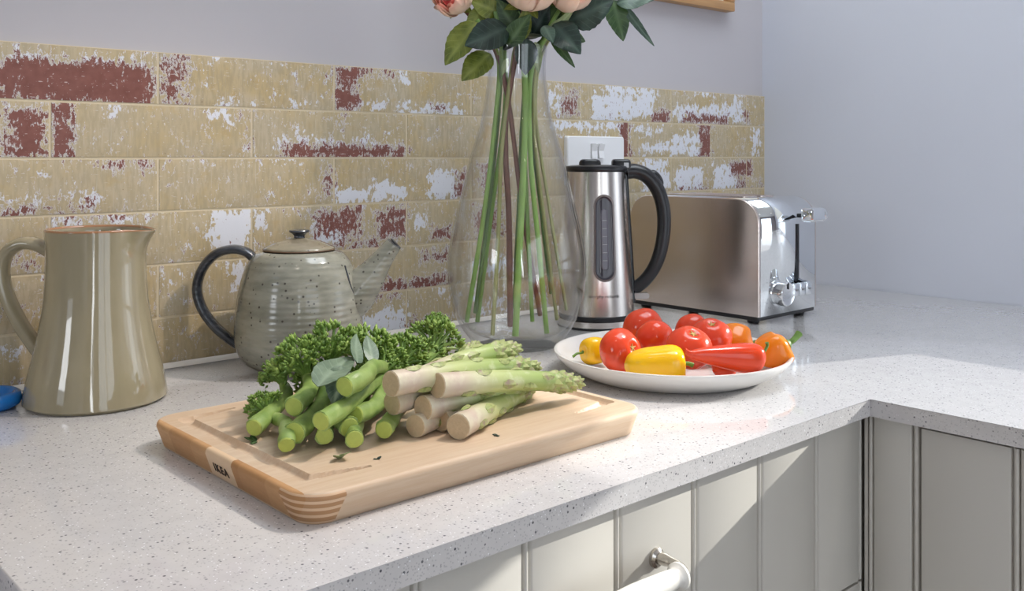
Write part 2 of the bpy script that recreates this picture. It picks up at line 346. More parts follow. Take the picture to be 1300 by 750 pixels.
# tiles, one by one, each with its own wear
ROWS, PZ, ZT, HU = 6, .06568, .3909, .125
PATCH=[(1,-0.052,0.119,0.324,0.372,'r',1),(1,-0.052,0.119,0.367,0.38,'w',0.6),(1,0.027,0.076,0.344,0.366,'w',0.55),(1,0.126,0.166,0.328,0.388,'r',0.55),(1,0.183,0.197,0.371,0.391,'w',0.6),(1,0.195,0.261,0.328,0.336,'w',0.6),(1,0.261,0.374,0.328,0.335,'w',0.6),(1,0.377,0.416,0.326,0.388,'r',0.75),(1,0.416,0.483,0.38,0.39,'r',0.7),(1,0.482,0.505,0.365,0.389,'w',0.7),(1,0.39,0.476,0.326,0.337,'w',0.7),(1,0.487,0.614,0.324,0.338,'w',0.8),(1,0.541,0.572,0.33,0.34,'r',0.5),(1,0.824,0.872,0.328,0.38,'r',0.55),(1,0.782,0.829,0.327,0.381,'w',0.5),(1,0.902,1.004,0.328,0.373,'w',0.9),(1,0.939,1.076,0.332,0.393,'w',0.75),(1,1.067,1.118,0.325,0.349,'r',0.85),(1,1.126,1.366,0.329,0.367,'w',0.7),(1,1.162,1.31,0.327,0.344,'r',0.9),(1,1.324,1.357,0.333,0.403,'w',0.7),(1,1.363,1.38,0.33,0.358,'r',0.8),(1,1.167,1.283,0.382,0.394,'w',0.6),(2,-0.049,-0.006,0.261,0.315,'r',0.85),(2,-0.052,-0.02,0.309,0.318,'w',0.5),(2,0.002,0.022,0.259,0.321,'r',1),(2,0.069,0.076,0.313,0.323,'w',0.9),(2,0.197,0.223,0.311,0.323,'w',0.8),(2,0.223,0.248,0.318,0.324,'r',0.8),(2,0.241,0.248,0.26,0.312,'r',0.55),(2,0.228,0.248,0.26,0.276,'w',0.5),(2,0.291,0.497,0.26,0.278,'r',0.9),(2,0.286,0.483,0.272,0.289,'w',0.65),(2,0.382,0.401,0.305,0.318,'r',0.4),(2,0.315,0.322,0.282,0.319,'w',0.5),(2,0.801,0.982,0.307,0.325,'w',0.75),(2,0.978,1.004,0.259,0.326,'r',1),(2,1.037,1.223,0.264,0.287,'w',0.75),(2,1.118,1.223,0.275,0.309,'w',0.7),(2,1.004,1.095,0.301,0.321,'w',0.6),(2,1.212,1.251,0.264,0.325,'r',0.85),(2,1.395,1.424,0.262,0.318,'w',0.8),(3,-0.052,0.044,0.193,0.209,'r',0.6),(3,-0.052,0.049,0.199,0.216,'w',0.55),(3,0.056,0.116,0.25,0.258,'r',0.75),(3,0.357,0.374,0.207,0.241,'r',0.75),(3,0.267,0.326,0.253,0.26,'w',0.6),(3,0.377,0.432,0.195,0.217,'w',0.95),(3,0.44,0.502,0.196,0.223,'w',0.9),(3,0.541,0.595,0.196,0.238,'w',0.9),(3,0.592,0.614,0.198,0.235,'r',0.75),(3,0.643,0.685,0.197,0.253,'r',0.6),(3,0.868,0.982,0.203,0.252,'w',0.5),(3,1.037,1.118,0.192,0.253,'w',0.8),(3,1.133,1.223,0.193,0.241,'w',0.85),(3,1.256,1.338,0.195,0.243,'w',0.85),(3,1.318,1.395,0.218,0.254,'r',0.75),(3,1.338,1.38,0.19,0.226,'r',0.5),(3,1.142,1.243,0.191,0.203,'r',0.6),(3,1.403,1.444,0.188,0.217,'r',0.4),(4,0.005,0.114,0.185,0.192,'r',0.55),(4,0.002,0.114,0.177,0.193,'w',0.6),(4,0.191,0.249,0.146,0.193,'w',1),(4,0.252,0.275,0.168,0.189,'w',0.85),(4,0.344,0.421,0.149,0.191,'r',0.75),(4,0.342,0.39,0.141,0.168,'w',0.9),(4,0.376,0.448,0.131,0.147,'r',0.7),(4,0.446,0.502,0.142,0.188,'r',0.7),(4,0.513,0.534,0.153,0.182,'w',0.7),(4,0.541,0.58,0.134,0.151,'r',0.7),(4,0.627,0.694,0.134,0.182,'r',0.6),(4,-0.052,-0.012,0.139,0.15,'r',0.4),(5,0.217,0.248,0.085,0.127,'w',0.6),(5,0.435,0.576,0.062,0.078,'r',0.85),(5,0.527,0.58,0.103,0.121,'r',0.6),(5,0.124,0.164,0.104,0.118,'w',0.4),(5,-0.052,-0.003,0.083,0.097,'r',0.4),(5,0.627,0.728,0.069,0.094,'w',0.6),(6,0.415,0.502,-0.003,0.034,'w',0.9),(6,0.459,0.502,0.021,0.043,'w',0.8),(6,0.427,0.49,0.053,0.064,'r',0.6),(6,0.503,0.572,0.002,0.017,'r',0.8),(6,0.552,0.58,0.047,0.059,'w',0.8),(6,-0.052,-0.003,0.03,0.048,'w',0.4),(6,0.627,0.801,0.012,0.04,'w',0.5)]
def softrect(x, z, a, b, c2, d, e):
    fx = min(x - a, b - x); fz = min(z - c2, d - z)
    return max(0., min(1., .5 + min(fx, fz) / e))
NX, NZ = 26, 8
grout = box('grout', (-.75, .0016, T + .0), (XW, .008, T + ZT - .0005), GROUT, wb)
for r in range(1, ROWS + 1):
    z1 = ZT - (r - 1) * PZ - .0015; z0 = max(ZT - r * PZ + .0015, .004)
    off = HU if r % 2 else 0
    for k in range(-4, 7):
        x0, x1 = off + k * .25 + .0016, off + (k + 1) * .25 - .0016
        x0, x1 = max(x0, -.75), min(x1, XW - .002)
        if x1 - x0 < .01: continue
        pats = [p for p in PATCH if p[0] == r and p[2] > x0 - .01 and p[1] < x1 + .01]
        if x1 < -.05: pats = [(r, x0 + random.random() * .2, x1 - random.random() * .1, z0, z0 + .03, random.choice('rw'), .7)]
        nx = max(4, int(NX * (x1 - x0) / .25)); cx, cz = (x0 + x1) / 2, z0
        V = []; ra = []; wa = []; F = []
        for j in range(NZ + 1):
            for i in range(nx + 1):
                x, z = x0 + (x1 - x0) * i / nx, z0 + (z1 - z0) * j / NZ
                e = min(i, nx - i, j, NZ - j)
                V.append((x - cx, .0010 if e == 0 else (.0002 if e == 1 else 0) + .0003 * noise.noise((x * 40, z * 40, r)), z - cz))
                rv = max([p[6] * softrect(x, z, *p[1:5], .022) for p in pats if p[5] == 'r'] or [0]); wv = max([p[6] * softrect(x, z, *p[1:5], .022) for p in pats if p[5] == 'w'] or [0])
                ra.append(rv); wa.append(wv + .02)
        for j in range(NZ):
            for i in range(nx):
                a = j * (nx + 1) + i; F.append((a, a + 1, a + nx + 2, a + nx + 1))
        # sides back into the grout
        rim = [i for i in range(nx + 1)] + [j * (nx + 1) + nx for j in range(1, NZ + 1)] + [NZ * (nx + 1) + i for i in range(nx - 1, -1, -1)] + [j * (nx + 1) for j in range(NZ - 1, 0, -1)]
        b0 = len(V)
        for q in rim: V.append((V[q][0], .0068, V[q][2])); ra.append(ra[q]); wa.append(wa[q])
        m = len(rim)
        for q in range(m): F.append((rim[q], b0 + q, b0 + (q + 1) % m, rim[(q + 1) % m]))
        F.append(tuple(range(b0, b0 + m)))
        mesh('tile', V, F, TILE, wb, (cx, 0, T + cz), attrs={'red': ra, 'white': wa}, sharp=50)
V, F = prism([(0, 0), (0, .006), (-.0045, .0012), (-.005, 0)], -.176, 1.6184)   # profile in (y,z), swept along x
tr = struct(mesh('trim_1', [(z - .0, x - .0003, T + .0002 + y) for x, y, z in [(a, b, min(c2, XW)) for a, b, c2 in V]], F, SILI))

# ------------------------------------------------------------------ worktop and cabinets
bm = bmesh.new(); D = .6574; XI = .6397
V, F = prism([(-.176, -D), (XI, -D), (XI, -1.52), (XW - .001, -1.52), (XW - .001, -.0006), (-.176, -.0006)], T - .019, T)
vs = [bm.verts.new(v) for v in V]
for f in F: bm.faces.new([vs[i] for i in f])
bmesh.ops.bevel(bm, geom=[e for e in bm.edges if all(abs(v.co.z - T) < 1e-5 for v in e.verts)], offset=.0016, segments=2, profile=.5, affect='EDGES')
tag(bmobj('worktop', bm, QUARTZ, sharp=50), 'L-shaped pale speckled quartz worktop running along the tiled wall', 'worktop')

def plank_mesh(w, z0, z1, last=False):
    """one tongue-and-groove board: flat face, rounded edge, bead and groove; face looks to -y, u runs along x"""
    prof = [(0, .009), (0, .0030), (.0012, .0006), (.0028, 0), (w - .0098, 0), (w - .0086, .0008), (w - .0080, .0055), (w - .0060, .0055), (w - .0055, .0012), (w - .0044, 0), (w - .0026, 0), (w - .0014, .0010), (w - .0009, .009)]
    n = len(prof); V = [(u, d, z0) for u, d in prof] + [(u, d, z1) for u, d in prof]
    F = [(i, i + 1, n + i + 1, n + i) for i in range(n - 1)] + [tuple(range(n))[::-1], tuple(range(n, 2 * n)), (n - 1, 0, n, 2 * n - 1)]
    me = bpy.data.meshes.new('plank'); me.from_pydata(V, [], F); me.update(); me.shade_smooth(); me.set_sharp_from_angle(angle=R(50)); me.materials.append(PAINT); return me
YD = -D + .016
cab = thing('drawer_cabinet', 'cream tongue-and-groove drawer cabinet below the worktop with ceramic bar handle', 'cabinet', (.25, -.33, 0))
def loc(o, p): return tuple(Vector(p) - Vector(o))
CO = (.25, -.33, 0)
box('carcass', loc(CO, (-.158, YD + .022, .1)), loc(CO, (.652, -.02, T - .02)), CARC, cab)
box('plinth', loc(CO, (-.158, YD + .06, 0)), loc(CO, (.652, YD + .08, .1)), PAINT, cab)
PW = .1026
for q, (z0, z1) in enumerate(((T - .203, T - .0225), (T - .5, T - .206), (.104, T - .503))):
    dr = box('drawer_front', loc(CO, (-.156, YD + .009, z0)), loc(CO, (.652, YD + .021, z1)), PAINT, cab)
    for k in range(8):
        x0 = .6646 - PW * (k + 1); w = min(PW, .652 - x0 + .002)
        link('plank', plank_mesh(w, z0, z1), dr, loc(CO, (x0, YD, 0)))
    if q > 1: continue
    hz = T - .083 if q == 0 else (z0 + z1) / 2
    h = link('handle', None, dr, loc(CO, (.232, YD, hz)))
    # ceramic bar between two nickel arms
    V, F = lathe([(.004, -.058), (.0095, -.058), (.0115, -.0555), (.0115, -.0535), (.0088, -.0515), (.0078, -.049), (.0088, -.035), (.0098, 0), (.0088, .035), (.0078, .049), (.0088, .0515), (.0115, .0535), (.0115, .0555), (.0095, .058), (.004, .058)], 28, True, True)
    me = bpy.data.meshes.new('ceramic_bar'); me.from_pydata([(v[2], -.034 + v[0], v[1]) for v in V], [], F); me.shade_smooth(); me.set_sharp_from_angle(angle=R(45)); me.materials.append(CERW)
    bpy.data.objects.remove(h)
    hb = link('handle', me, dr, loc(CO, (.232, YD, hz)))
    parts = []
    for s in (-1, 1):
        parts.append(tube(spline([(s * .066, .001, .002), (s * .0665, -.012, .003), (s * .066, -.026, .002), (s * .062, -.034, 0), (s * .054, -.034, 0)], 14), [.0052] * 4 + [.0042] * 6 + [.005] * 4, 12))
        V, F = lathe([(.0085, 0), (.0085, .003), (.006, .005), (.0045, .005)], 20, True, True); parts.append(([(s * .066 + v[0], -v[2], .002 + v[1]) for v in V], [f[::-1] for f in F]))
    for s in (0, 2):
        V, F = merge(parts[s:s + 2]); mesh('handle_arm', V, F, simple('nickel', (196, 190, 182), .18, 1), dr, loc(CO, (.232, YD, hz)))
# corner post and the peninsula unit
tag(box('corner_post', (.6535, YD + .004, .1), (.668, YD + .03, T - .0205), PAINT, bev=.001), 'narrow cream corner post where the two cabinet runs meet', 'corner post')
XP = XI + .011
pc = thing('peninsula_cabinet', 'cream tongue-and-groove cabinet under the returning arm of the worktop', 'cabinet', (1.05, -1.1, 0)); PO = (1.05, -1.1, 0)
box('carcass', loc(PO, (XP + .022, -1.5, .1)), loc(PO, (XW - .02, -.665, T - .02)), CARC, pc)
box('plinth', loc(PO, (XP + .06, -1.5, 0)), loc(PO, (XP + .08, -.665, .1)), PAINT, pc)
fl = box('filler_panel', loc(PO, (XP + .009, -.7055, .104)), loc(PO, (XP + .021, -.645, T - .0195)), PAINT, pc)
link('plank', plank_mesh(.0085, .104, T - .0195), fl, loc(PO, (XP, -.6465, 0)), (0, 0, R(-90)))
link('plank', plank_mesh(.0515, .104, T - .0195), fl, loc(PO, (XP, -.6545, 0)), (0, 0, R(-90)))
for di, ya in enumerate((-.7075, -1.106)):
    dr = box('door', loc(PO, (XP + .008, ya - .3955, .104)), loc(PO, (XP + .021, ya, T - .0235)), PAINT, pc)
    me = plank_mesh(.0988, .104, T - .0235)
    for k in range(4): link('plank', me, dr, loc(PO, (XP - .001, ya - k * .0988, 0)), (0, 0, R(-90)))

# ------------------------------------------------------------------ wall things
SO = (.9047, .0002, T + .254)
so = thing('power_socket', 'white double power socket on the tiles behind the kettle', 'socket', SO)
V, F = loft([[(x, 0, z) for x, z in rrect(-.0732, .0732, -.043, .043, .004)], [(x, -.007, z) for x, z in rrect(-.0732, .0732, -.043, .043, .004)], [(x, -.009, z) for x, z in rrect(-.0715, .0715, -.0413, .0413, .004)]], True, True)
mesh('face_plate', V, [f[::-1] for f in F], WHITEP, so)
for dx in (-.0155, .0025):
    rk = box('rocker_surround', (dx - .0005, -.0098, .004), (dx + .0135, -.0085, .030), GREYP, so, .0006, 1)
    V, F = prism([(0, 0), (0, -.0045), (.013, -.0025), (.025, -.006), (.025, 0)], dx, dx + .013)
    mesh('rocker', [(z, -.009 + y, .0045 + x) for x, y, z in V], F, WHITEP, rk, smooth=False)
for dx in (-.045, .031):
    for x, z, w, hh in ((dx + .007, -.012, .004, .008), (dx - .004, -.030, .007, .004), (dx + .011, -.030, .007, .004)):
        box('pin_hole', (x, -.0093, z), (x + w, -.0088, z + hh), BLACKP, so)

WOODF = NT('frame_wood'); tw = WOODF; f = tw.noise(tw.coords(scale=(2, 30, 30)), 6, 5, .6)
tw.set(**{'Base Color': tw.mix(f, lin((150, 104, 62)), lin((202, 160, 110))), 'Roughness': .45})
PF = (1.06, .006, T + .5575)
pf = thing('picture_frame', 'picture in an oak frame hung high above the tiles', 'picture', PF)
for nm, a, b in (('rail', (-.25, -.022, 0), (.25, 0, .018)), ('rail', (-.25, -.022, .482), (.25, 0, .5)), ('stile', (-.25, -.022, .018), (-.232, 0, .482)), ('stile', (.232, -.022, .018), (.25, 0, .482))):
    box(nm, a, b, WOODF.m, pf, .0015)
box('backing_board', (-.235, -.006, .015), (.235, -.001, .485), simple('picture_card', (226, 220, 206), .8, var=.1, scale=9), pf)

# ------------------------------------------------------------------ stoneware jug
JO = (.0175, -.100, T)
t = NT('jug_glaze'); co = t.coords(); f = t.noise(t.coords(scale=(1, 1, .25)), 60, 4); ge = t.N('ShaderNodeTexCoord'); sx = t.N('ShaderNodeSeparateXYZ'); t.L(ge.outputs['Object'], sx.inputs[0])
c = t.mix(f, lin((140, 130, 104)), lin((164, 154, 128)))
rimm = t.step(sx.outputs[2], .1815, .1835); c = t.mix(rimm, c, lin((158, 112, 78)))
t.set(**{'Base Color': c, 'Roughness': .05, 'Specular IOR Level': .55, 'Coat Weight': .5, 'Coat Roughness': .03}); t.bump(t.noise(t.coords(scale=(1, 1, .6)), 30, 2), .16, .002); JUG = t.m
jug = thing('ceramic_jug', 'tall glazed khaki stoneware jug with strap handle on the worktop', 'jug', JO)
sd = RT
def spout(v):
    h = max(0, (v.z - .150) / .033); a = Vector((v.x, v.y, 0))
    if a.length < 1e-6: return v
    k = max(0., a.normalized().dot(sd)); w = max(0, (k - .86) / .14)
    return v + sd * (.011 * h * h * w) + Vector((0, 0, -.002 * h * w))
prof = spline([(.0685, .0), (.0718, .003), (.0722, .006), (.0685, .028), (.0615, .057), (.0553, .088), (.0522, .112), (.0508, .140), (.0505, .160), (.0515, .178), (.0518, .1835)], 46) + [(.0508, .1848), (.0492, .1848), (.0480, .183)] + spline([(.0475, .178), (.0465, .16), (.0478, .12), (.055, .06), (.064, .012), (.06, .006), (.02, .005), (.001, .005)], 24)
V, F = lathe(prof, 72, True, True, spout); mesh('body', V, F, JUG, jug, sharp=60)
P = [(-.047, .158), (-.062, .166), (-.080, .168), (-.096, .158), (-.1015, .138), (-.0965, .112), (-.083, .083), (-.0675, .060), (-.060, .050)]
V, F = tube([RT * a + Vector((0, 0, z)) for a, z in spline(P, 40)], [.0098 + .002 * abs(i / 39 - .5) for i in range(40)], 18, True, (1.15, .68), FW)
mesh('handle', V, F, JUG, jug, sharp=60)

# ------------------------------------------------------------------ stoneware teapot
TO = (.2617, -.1022, T)
def stoneware(name, c0, c1, speck, speckc, rough=.16):
    t = NT(name); co = t.coords(); ge = t.coords()
    f = t.noise(t.coords(scale=(.5, .5, 1.6)), 40, 4, .6)
    c = t.mix(t.step(f, .3, .7), lin(c0), lin(c1))
    sx = t.N('ShaderNodeSeparateXYZ'); t.L(co, sx.inputs[0])
    if speck:
        v = t.N('ShaderNodeTexVoronoi'); v.inputs['Scale'].default_value = 190; t.L(co, v.inputs['Vector']); sc2 = t.N('ShaderNodeSeparateColor'); t.L(v.outputs['Color'], sc2.inputs[0])
        m = t.math('MULTIPLY', t.math('GREATER_THAN', sc2.outputs[0], .78), t.math('SUBTRACT', 1, t.step(v.outputs['Distance'], .16, .34)))
        c = t.mix(t.math('MULTIPLY', m, .85), c, lin(speckc))
    t.set(**{'Base Color': c, 'Roughness': rough, 'Coat Weight': .3, 'Coat Roughness': .06})
    w = t.N('ShaderNodeMath'); w.operation = 'SINE'; t.L(t.math('MULTIPLY', sx.outputs[2], 900), w.inputs[0])
    t.bump(t.math('ADD', w.outputs[0], t.math('MULTIPLY', f, 2)), .18, .0007); return t.m
POT = stoneware('teapot_glaze', (124, 124, 112), (152, 151, 138), True, (52, 46, 42))
LIDM = stoneware('teapot_lid_glaze', (124, 116, 98), (150, 142, 122), True, (70, 60, 50))
DARKG = stoneware('teapot_dark_glaze', (40, 44, 52), (74, 78, 84), False, (0, 0, 0), .2)
pot = thing('teapot', 'speckled grey stoneware teapot with dark blue handle and lid', 'teapot', TO)
prof = spline([(.044, 0), (.056, .0025), (.068, .010), (.0765, .026), (.0788, .044), (.0775, .068), (.0745, .092), (.0685, .116), (.0625, .131), (.0545, .1405), (.0465, .1445)], 44) + [(.043, .1445), (.041, .141), (.05, .13), (.07, .06), (.06, .012), (.001, .01)]
V, F = lathe(prof, 72, True, True); mesh('body', V, F, POT, pot, sharp=60)
sp = spline([(.046, .074, .032), (.070, .092, .027), (.088, .112, .0195), (.103, .133, .0135), (.1185, .1535, .0100)], 26)
V, F = tube([RT * a + Vector((0, 0, z)) for a, z, r in sp], [q[2] for q in sp], 24, True, (.8, 1.0), FW)
tipn = (Vector((0, 0, 1)) * .93 + RT * .25)
V = [Vector(v) for v in V]
spo = mesh('spout', V, F, POT, pot, sharp=60)
r0 = sp[-1]
V, F = tube([RT * r0[0] + Vector((0, 0, r0[1])) - (RT * .6 + Vector((0, 0, .8))) * .0008, RT * r0[0] + Vector((0, 0, r0[1])) + (RT * .6 + Vector((0, 0, .8))) * .0006], [r0[2] * 1.03, r0[2] * .95], 24, True, (.8, 1), FW)
mesh('spout_lip', V, F, DARKG, spo)
V, F = tube([RT * (r0[0] + .0004) + Vector((0, 0, r0[1] + .0006)), RT * (r0[0] + .0012) + Vector((0, 0, r0[1] + .0014))], [r0[2] * .7] * 2, 20, True, (.8, 1), FW); mesh('spout_hole', V, F, BLACKP, spo)
# dark seam where the spout was joined
for sgn in (-1,):
    pts = []
    for i in range(16):
        q = i / 15; z = .128 - .062 * q; ax = .060 + .0155 * q; off2 = -.024 * math.sin(math.pi * (.35 + .62 * q)) 
        rr = .0775 if z < .07 else (.0775 - .009 * ((z - .07) / .046) if z < .116 else .0685 - .008 * ((z - .116) / .02))
        a = math.asin(min(.9, abs(off2) / rr)); d2 = RT * math.cos(a) + FW * (-math.sin(a)); pts.append(d2 * (rr + .0006) + Vector((0, 0, z)))
    V, F = tube(pts, .0012, 6); mesh('spout_seam', V, F, DARKG, spo)
P = [(-.056, .134), (-.066, .1425), (-.083, .146), (-.104, .140), (-.1205, .122), (-.1275, .098), (-.122, .074), (-.107, .052), (-.088, .035), (-.074, .026)]
V, F = tube([RT * a + Vector((0, 0, z)) for a, z in spline(P, 44)], [.0082] * 44, 18, True, (1.25, .72), FW); mesh('handle', V, F, DARKG, pot, sharp=60)
lid = [(.001, .146), (.0425, .1455), (.0438, .1468), (.0435, .1482), (.041, .1500), (.028, .1555), (.014, .1590), (.0072, .1606)]
V, F = lathe(lid + [(.003, .161)], 64, True, True); lo = mesh('lid', V, F, LIDM, pot, sharp=60)
V, F = lathe([(.0430, .1452), (.0442, .1456), (.0446, .1464), (.0440, .1470), (.0430, .1470)], 64, True, True); mesh('lid_rim', V, F, simple('bare_clay', (104, 78, 56), .5), lo)
V, F = lathe([(.0072, .1595), (.0066, .163), (.0085, .1655), (.0122, .1675), (.0128, .1690), (.0120, .1702), (.006, .1712), (.001, .1713)], 32, True, True); mesh('lid_knob', V, F, DARKG, lo)

# ------------------------------------------------------------------ glass vase
VO = (.5555, -.1822, T)
vp = [(.0560, .0), (.0585, .0015), (.0640, .0085), (.0735, .0200), (.0845, .0400), (.0925, .0680), (.0958, .1000), (.0952, .1250), (.0890, .1600), (.0800, .1980), (.0680, .2500), (.0560, .2900), (.0480, .3200), (.0425, .3550), (.0405, .3750), (.0408, .3950), (.0428, .4125)]
vo_ = spline(vp, 70)
vi = spline([(.001, .0125), (.030, .0135), (.052, .0160), (.067, .0235), (.0805, .0410), (.0895, .0690), (.0932, .1000), (.0926, .1250), (.0864, .1600), (.0774, .1980), (.0656, .2500), (.0538, .2900), (.0458, .3200), (.0404, .3550), (.0385, .3750), (.0388, .3950), (.0408, .4125)], 60)
V, F = lathe(vo_ + [(.0426, .4140), (.0412, .4140)] + vi[::-1], 96, True, True)
vase = tag(mesh('glass_vase', V, F, VASEG, None, VO, sharp=70), 'tall clear glass teardrop vase holding the flower stems', 'vase')

LEAFM = {}
def leafmat(name, c0, c1, rough=.42):
    t = NT(name); f = t.noise(t.coords(), 55, 4, .6); g = t.noise(t.coords(), 260, 2)
    c = t.mix(t.step(f, .3, .7), lin(c0), lin(c1)); vein = t.math('MAXIMUM', t.attr('vein'), t.math('MULTIPLY', t.step(t.math('SINE', t.math('SUBTRACT', t.math('MULTIPLY', t.attr('along'), 46.0), t.math('MULTIPLY', t.attr('across'), 9.0))), .86, 1.0), .55)); c = t.mix(t.math('MULTIPLY', vein, .45), c, lin(tuple(min(255, v + 45) for v in c1)))
    t.set(**{'Base Color': c, 'Roughness': rough, 'Specular IOR Level': .45}); t.bump(g, .15, .0005); return t.m
LEAFM = {'dark': leafmat('leaf_dark', (22, 40, 36), (40, 62, 52)), 'mid': leafmat('leaf_mid', (40, 66, 34), (66, 94, 48)), 'olive': leafmat('leaf_olive', (86, 100, 36), (122, 132, 52)), 'pale': leafmat('leaf_pale', (124, 142, 96), (152, 168, 120)), 'sage': leafmat('leaf_sage', (84, 104, 84), (116, 134, 110)), 'slate': leafmat('leaf_slate', (52, 74, 64), (84, 106, 90))}
def leaf(parent, origin, base, tip, width, kind, side=None, curl=.12, fold=.25, name='leaf', serr=.05):
    base, tip = Vector(base) - Vector(origin), Vector(tip) - Vector(origin); ax = tip - base; Ln = ax.length; ax.normalize()
    n = Vector(side) if side else -FW; n = (n - ax * n.dot(ax)).normalized(); b = ax.cross(n)
    NL, NW = 16, 6; V = []; F = []; ve = []; al = []; ac = []
    for th_ in (0, 1):
        for i in range(NL + 1):
            s = i / NL; w = width * .5 * (math.sin(math.pi * s ** .72) ** .85 if 0 < s < 1 else 0) + .0004
            c0 = base + ax * (Ln * s) - n * (curl * Ln * s * s)
            for j in range(-NW // 2, NW // 2 + 1):
                q = j / (NW / 2); ww = w * (1 + (serr if (i % 2 and abs(q) == 1) else 0))
                p = c0 + b * (q * ww) + n * (fold * abs(q) * w - .12 * w * q * q + .06 * w * math.sin(9 * s + 2 * q)) - n * (th_ * .0005)
                V.append(p); ve.append(1.0 if j == 0 else 0.0); al.append(s); ac.append(abs(q))
    m = NW + 1; h = (NL + 1) * m
    for i in range(NL):
        for j in range(NW):
            a = i * m + j; F.append((a, a + 1, a + m + 1, a + m)); F.append((h + a, h + a + m, h + a + m + 1, h + a + 1))
    for i in range(NL):
        a = i * m; F.append((a, a + m, h + a + m, h + a)); a += NW; F.append((a, h + a, h + a + m, a + m))
    return mesh(name, V, F, LEAFM[kind], parent, attrs={'vein': ve, 'along': al, 'across': ac}, sharp=80)
STEMG = simple('stem_green', (132, 168, 84), .45, var=.25, scale=40, bump=.3)
STEMD = simple('stem_dark_green', (98, 128, 72), .5, var=.25, scale=40, bump=.3)
STEMY = simple('stem_khaki', (150, 152, 98), .5, var=.2, scale=40, bump=.3)
STEMB = simple('stem_brown', (126, 88, 76), .6, var=.3, scale=50, bump=.5)
def PT(px, py, d):                                   # a point of the bouquet given as offsets in cm: sideways, up, towards the back
    return Vector(VO) + RT * (px * .01) + Vector((0, 0, py * .01)) + FW * (d * .01)
def stem(parent, pts, r, mat, name='stem', nodes=True):
    path = spline([PT(*p) for p in pts], 30); path = [Vector(p) - Vector(VO) for p in path]
    rad = [r * (1 + (.12 if nodes and i % 9 == 4 else 0)) for i in range(30)]
    V, F = tube(path, rad, 10); return mesh(name, V, F, mat, parent, sharp=60)

PET = {}
for nm, a, b in (('outer', (238, 196, 172), (246, 220, 202)), ('inner', (226, 132, 112), (242, 178, 156)), ('deep', (196, 56, 66), (222, 96, 92))):
    t = NT('petal_' + nm); f = t.noise(t.coords(scale=(1, 1, .4)), 60, 3); sz_ = t.N('ShaderNodeSeparateXYZ'); t.L(t.coords(), sz_.inputs[0]); cc = t.mix(f, lin(a), lin(b)); cc = t.mix(t.math('MULTIPLY', t.step(sz_.outputs[2], -.2, .45), .5), cc, lin((232, 138, 128)))
    t.set(**{'Base Color': cc, 'Roughness': .6, 'Subsurface Weight': .15, 'Subsurface Radius': (.01, .006, .004), 'Subsurface Scale': .3}); PET[nm] = t.m
def petal_mesh(mat, top=112, wid=44, seed=0):
    NU, NVv = 9, 8; V = []; F = []; rn = random.Random(seed)
    for th_ in (0, 1):
        for i in range(NVv + 1):
            s = i / NVv; pol = R(top * s)
            half = R(wid) * (math.sin(math.pi * (.12 + .76 * s ** .8)) ** .6)
            for j in range(NU + 1):
                q = -1 + 2 * j / NU; az = half * q / max(.35, math.sin(min(pol, math.pi / 2) + .25)) * .9
                rr = 1 + .07 * math.sin(3.1 * q + seed) * s + .09 * s * s * q * q + .03 * math.sin(9 * q + seed) * s * s - .015 * th_; pz = pol * (1 - .10 * q * q * s) + .03 * math.sin(7 * q + seed) * s
                V.append((rr * math.sin(pz) * math.cos(az), rr * math.sin(pz) * math.sin(az), -rr * math.cos(pz)))
    m = NU + 1; h = (NVv + 1) * m
    for i in range(NVv):
        for j in range(NU):
            a = i * m + j; F.append((a, a + 1, a + m + 1, a + m)); F.append((h + a, h + a + m, h + a + m + 1, h + a + 1))
    for j in range(NU): a = NVv * m + j; F.append((a, a + 1, h + a + 1, h + a))
    for i in range(NVv):
        a = i * m; F.append((a, a + m, h + a + m, h + a)); a += NU; F.append((a, h + a, h + a + m, a + m))
    me = bpy.data.meshes.new('petal'); me.from_pydata(V, [], F); me.update(); me.shade_smooth(); me.materials.append(PET[mat]); return me
PM = {k: [petal_mesh(k, t_, w_, s) for s in range(3)] for k, t_, w_ in (('outer', 112, 33), ('inner', 122, 34), ('deep', 128, 34))}
def peony(label, c, rad, axis, stem_pts, smat, sr, seed):
    rn = random.Random(seed)
    p = thing('peony', label, 'flower', VO, 'faux peonies in the glass vase')
    ctr = PT(*c); ax = (RT * axis[0] + Vector((0, 0, axis[1])) + FW * axis[2]).normalized()
    rot = ax.to_track_quat('Z', 'Y').to_matrix().to_4x4()
    stem(p, stem_pts + [tuple(a - b * rad * 100 * .95 for a, b in zip(c, axis))], sr, smat)
    for ring, (k, n, sc, tilt) in enumerate((('outer', 6, 1.0, -10), ('outer', 7, .93, -2), ('inner', 6, .84, 2), ('inner', 6, .70, 3), ('deep', 5, .52, 5))):
        for i in range(n):
            M = Matrix.Translation(ctr - Vector(VO)) @ rot @ Matrix.Rotation(2 * math.pi * (i + .5 * ring + rn.random() * .25) / n, 4, 'Z') @ Matrix.Rotation(R(tilt + rn.uniform(-5, 5)), 4, 'Y') @ Matrix.Scale(rad * sc * rn.uniform(.95, 1.05), 4)
            o = link('petal', PM[k][rn.randrange(3)], p); o.matrix_local = M
    for i in range(4):
        d = Vector((math.cos(i * 1.57 + seed), math.sin(i * 1.57 + seed), 0)); d = rot.to_3x3() @ d; b0 = ctr - ax * rad * .99
        leaf(p, VO, b0, b0 + d * rad * .8 + ax * rad * .12, rad * .42, 'olive', -ax, -.15, .1, 'sepal', 0)
    return p
peony('peach peony at the far left edge of the bouquet', (-8.9, 48.4, -1), .029, (-.35, .35, -.85), [(3.4, 3.2, 5.5), (.9, 18, 1.5), (-1.2, 34, 0), (-3.5, 42, -.5)], STEMB, .0034, 1)
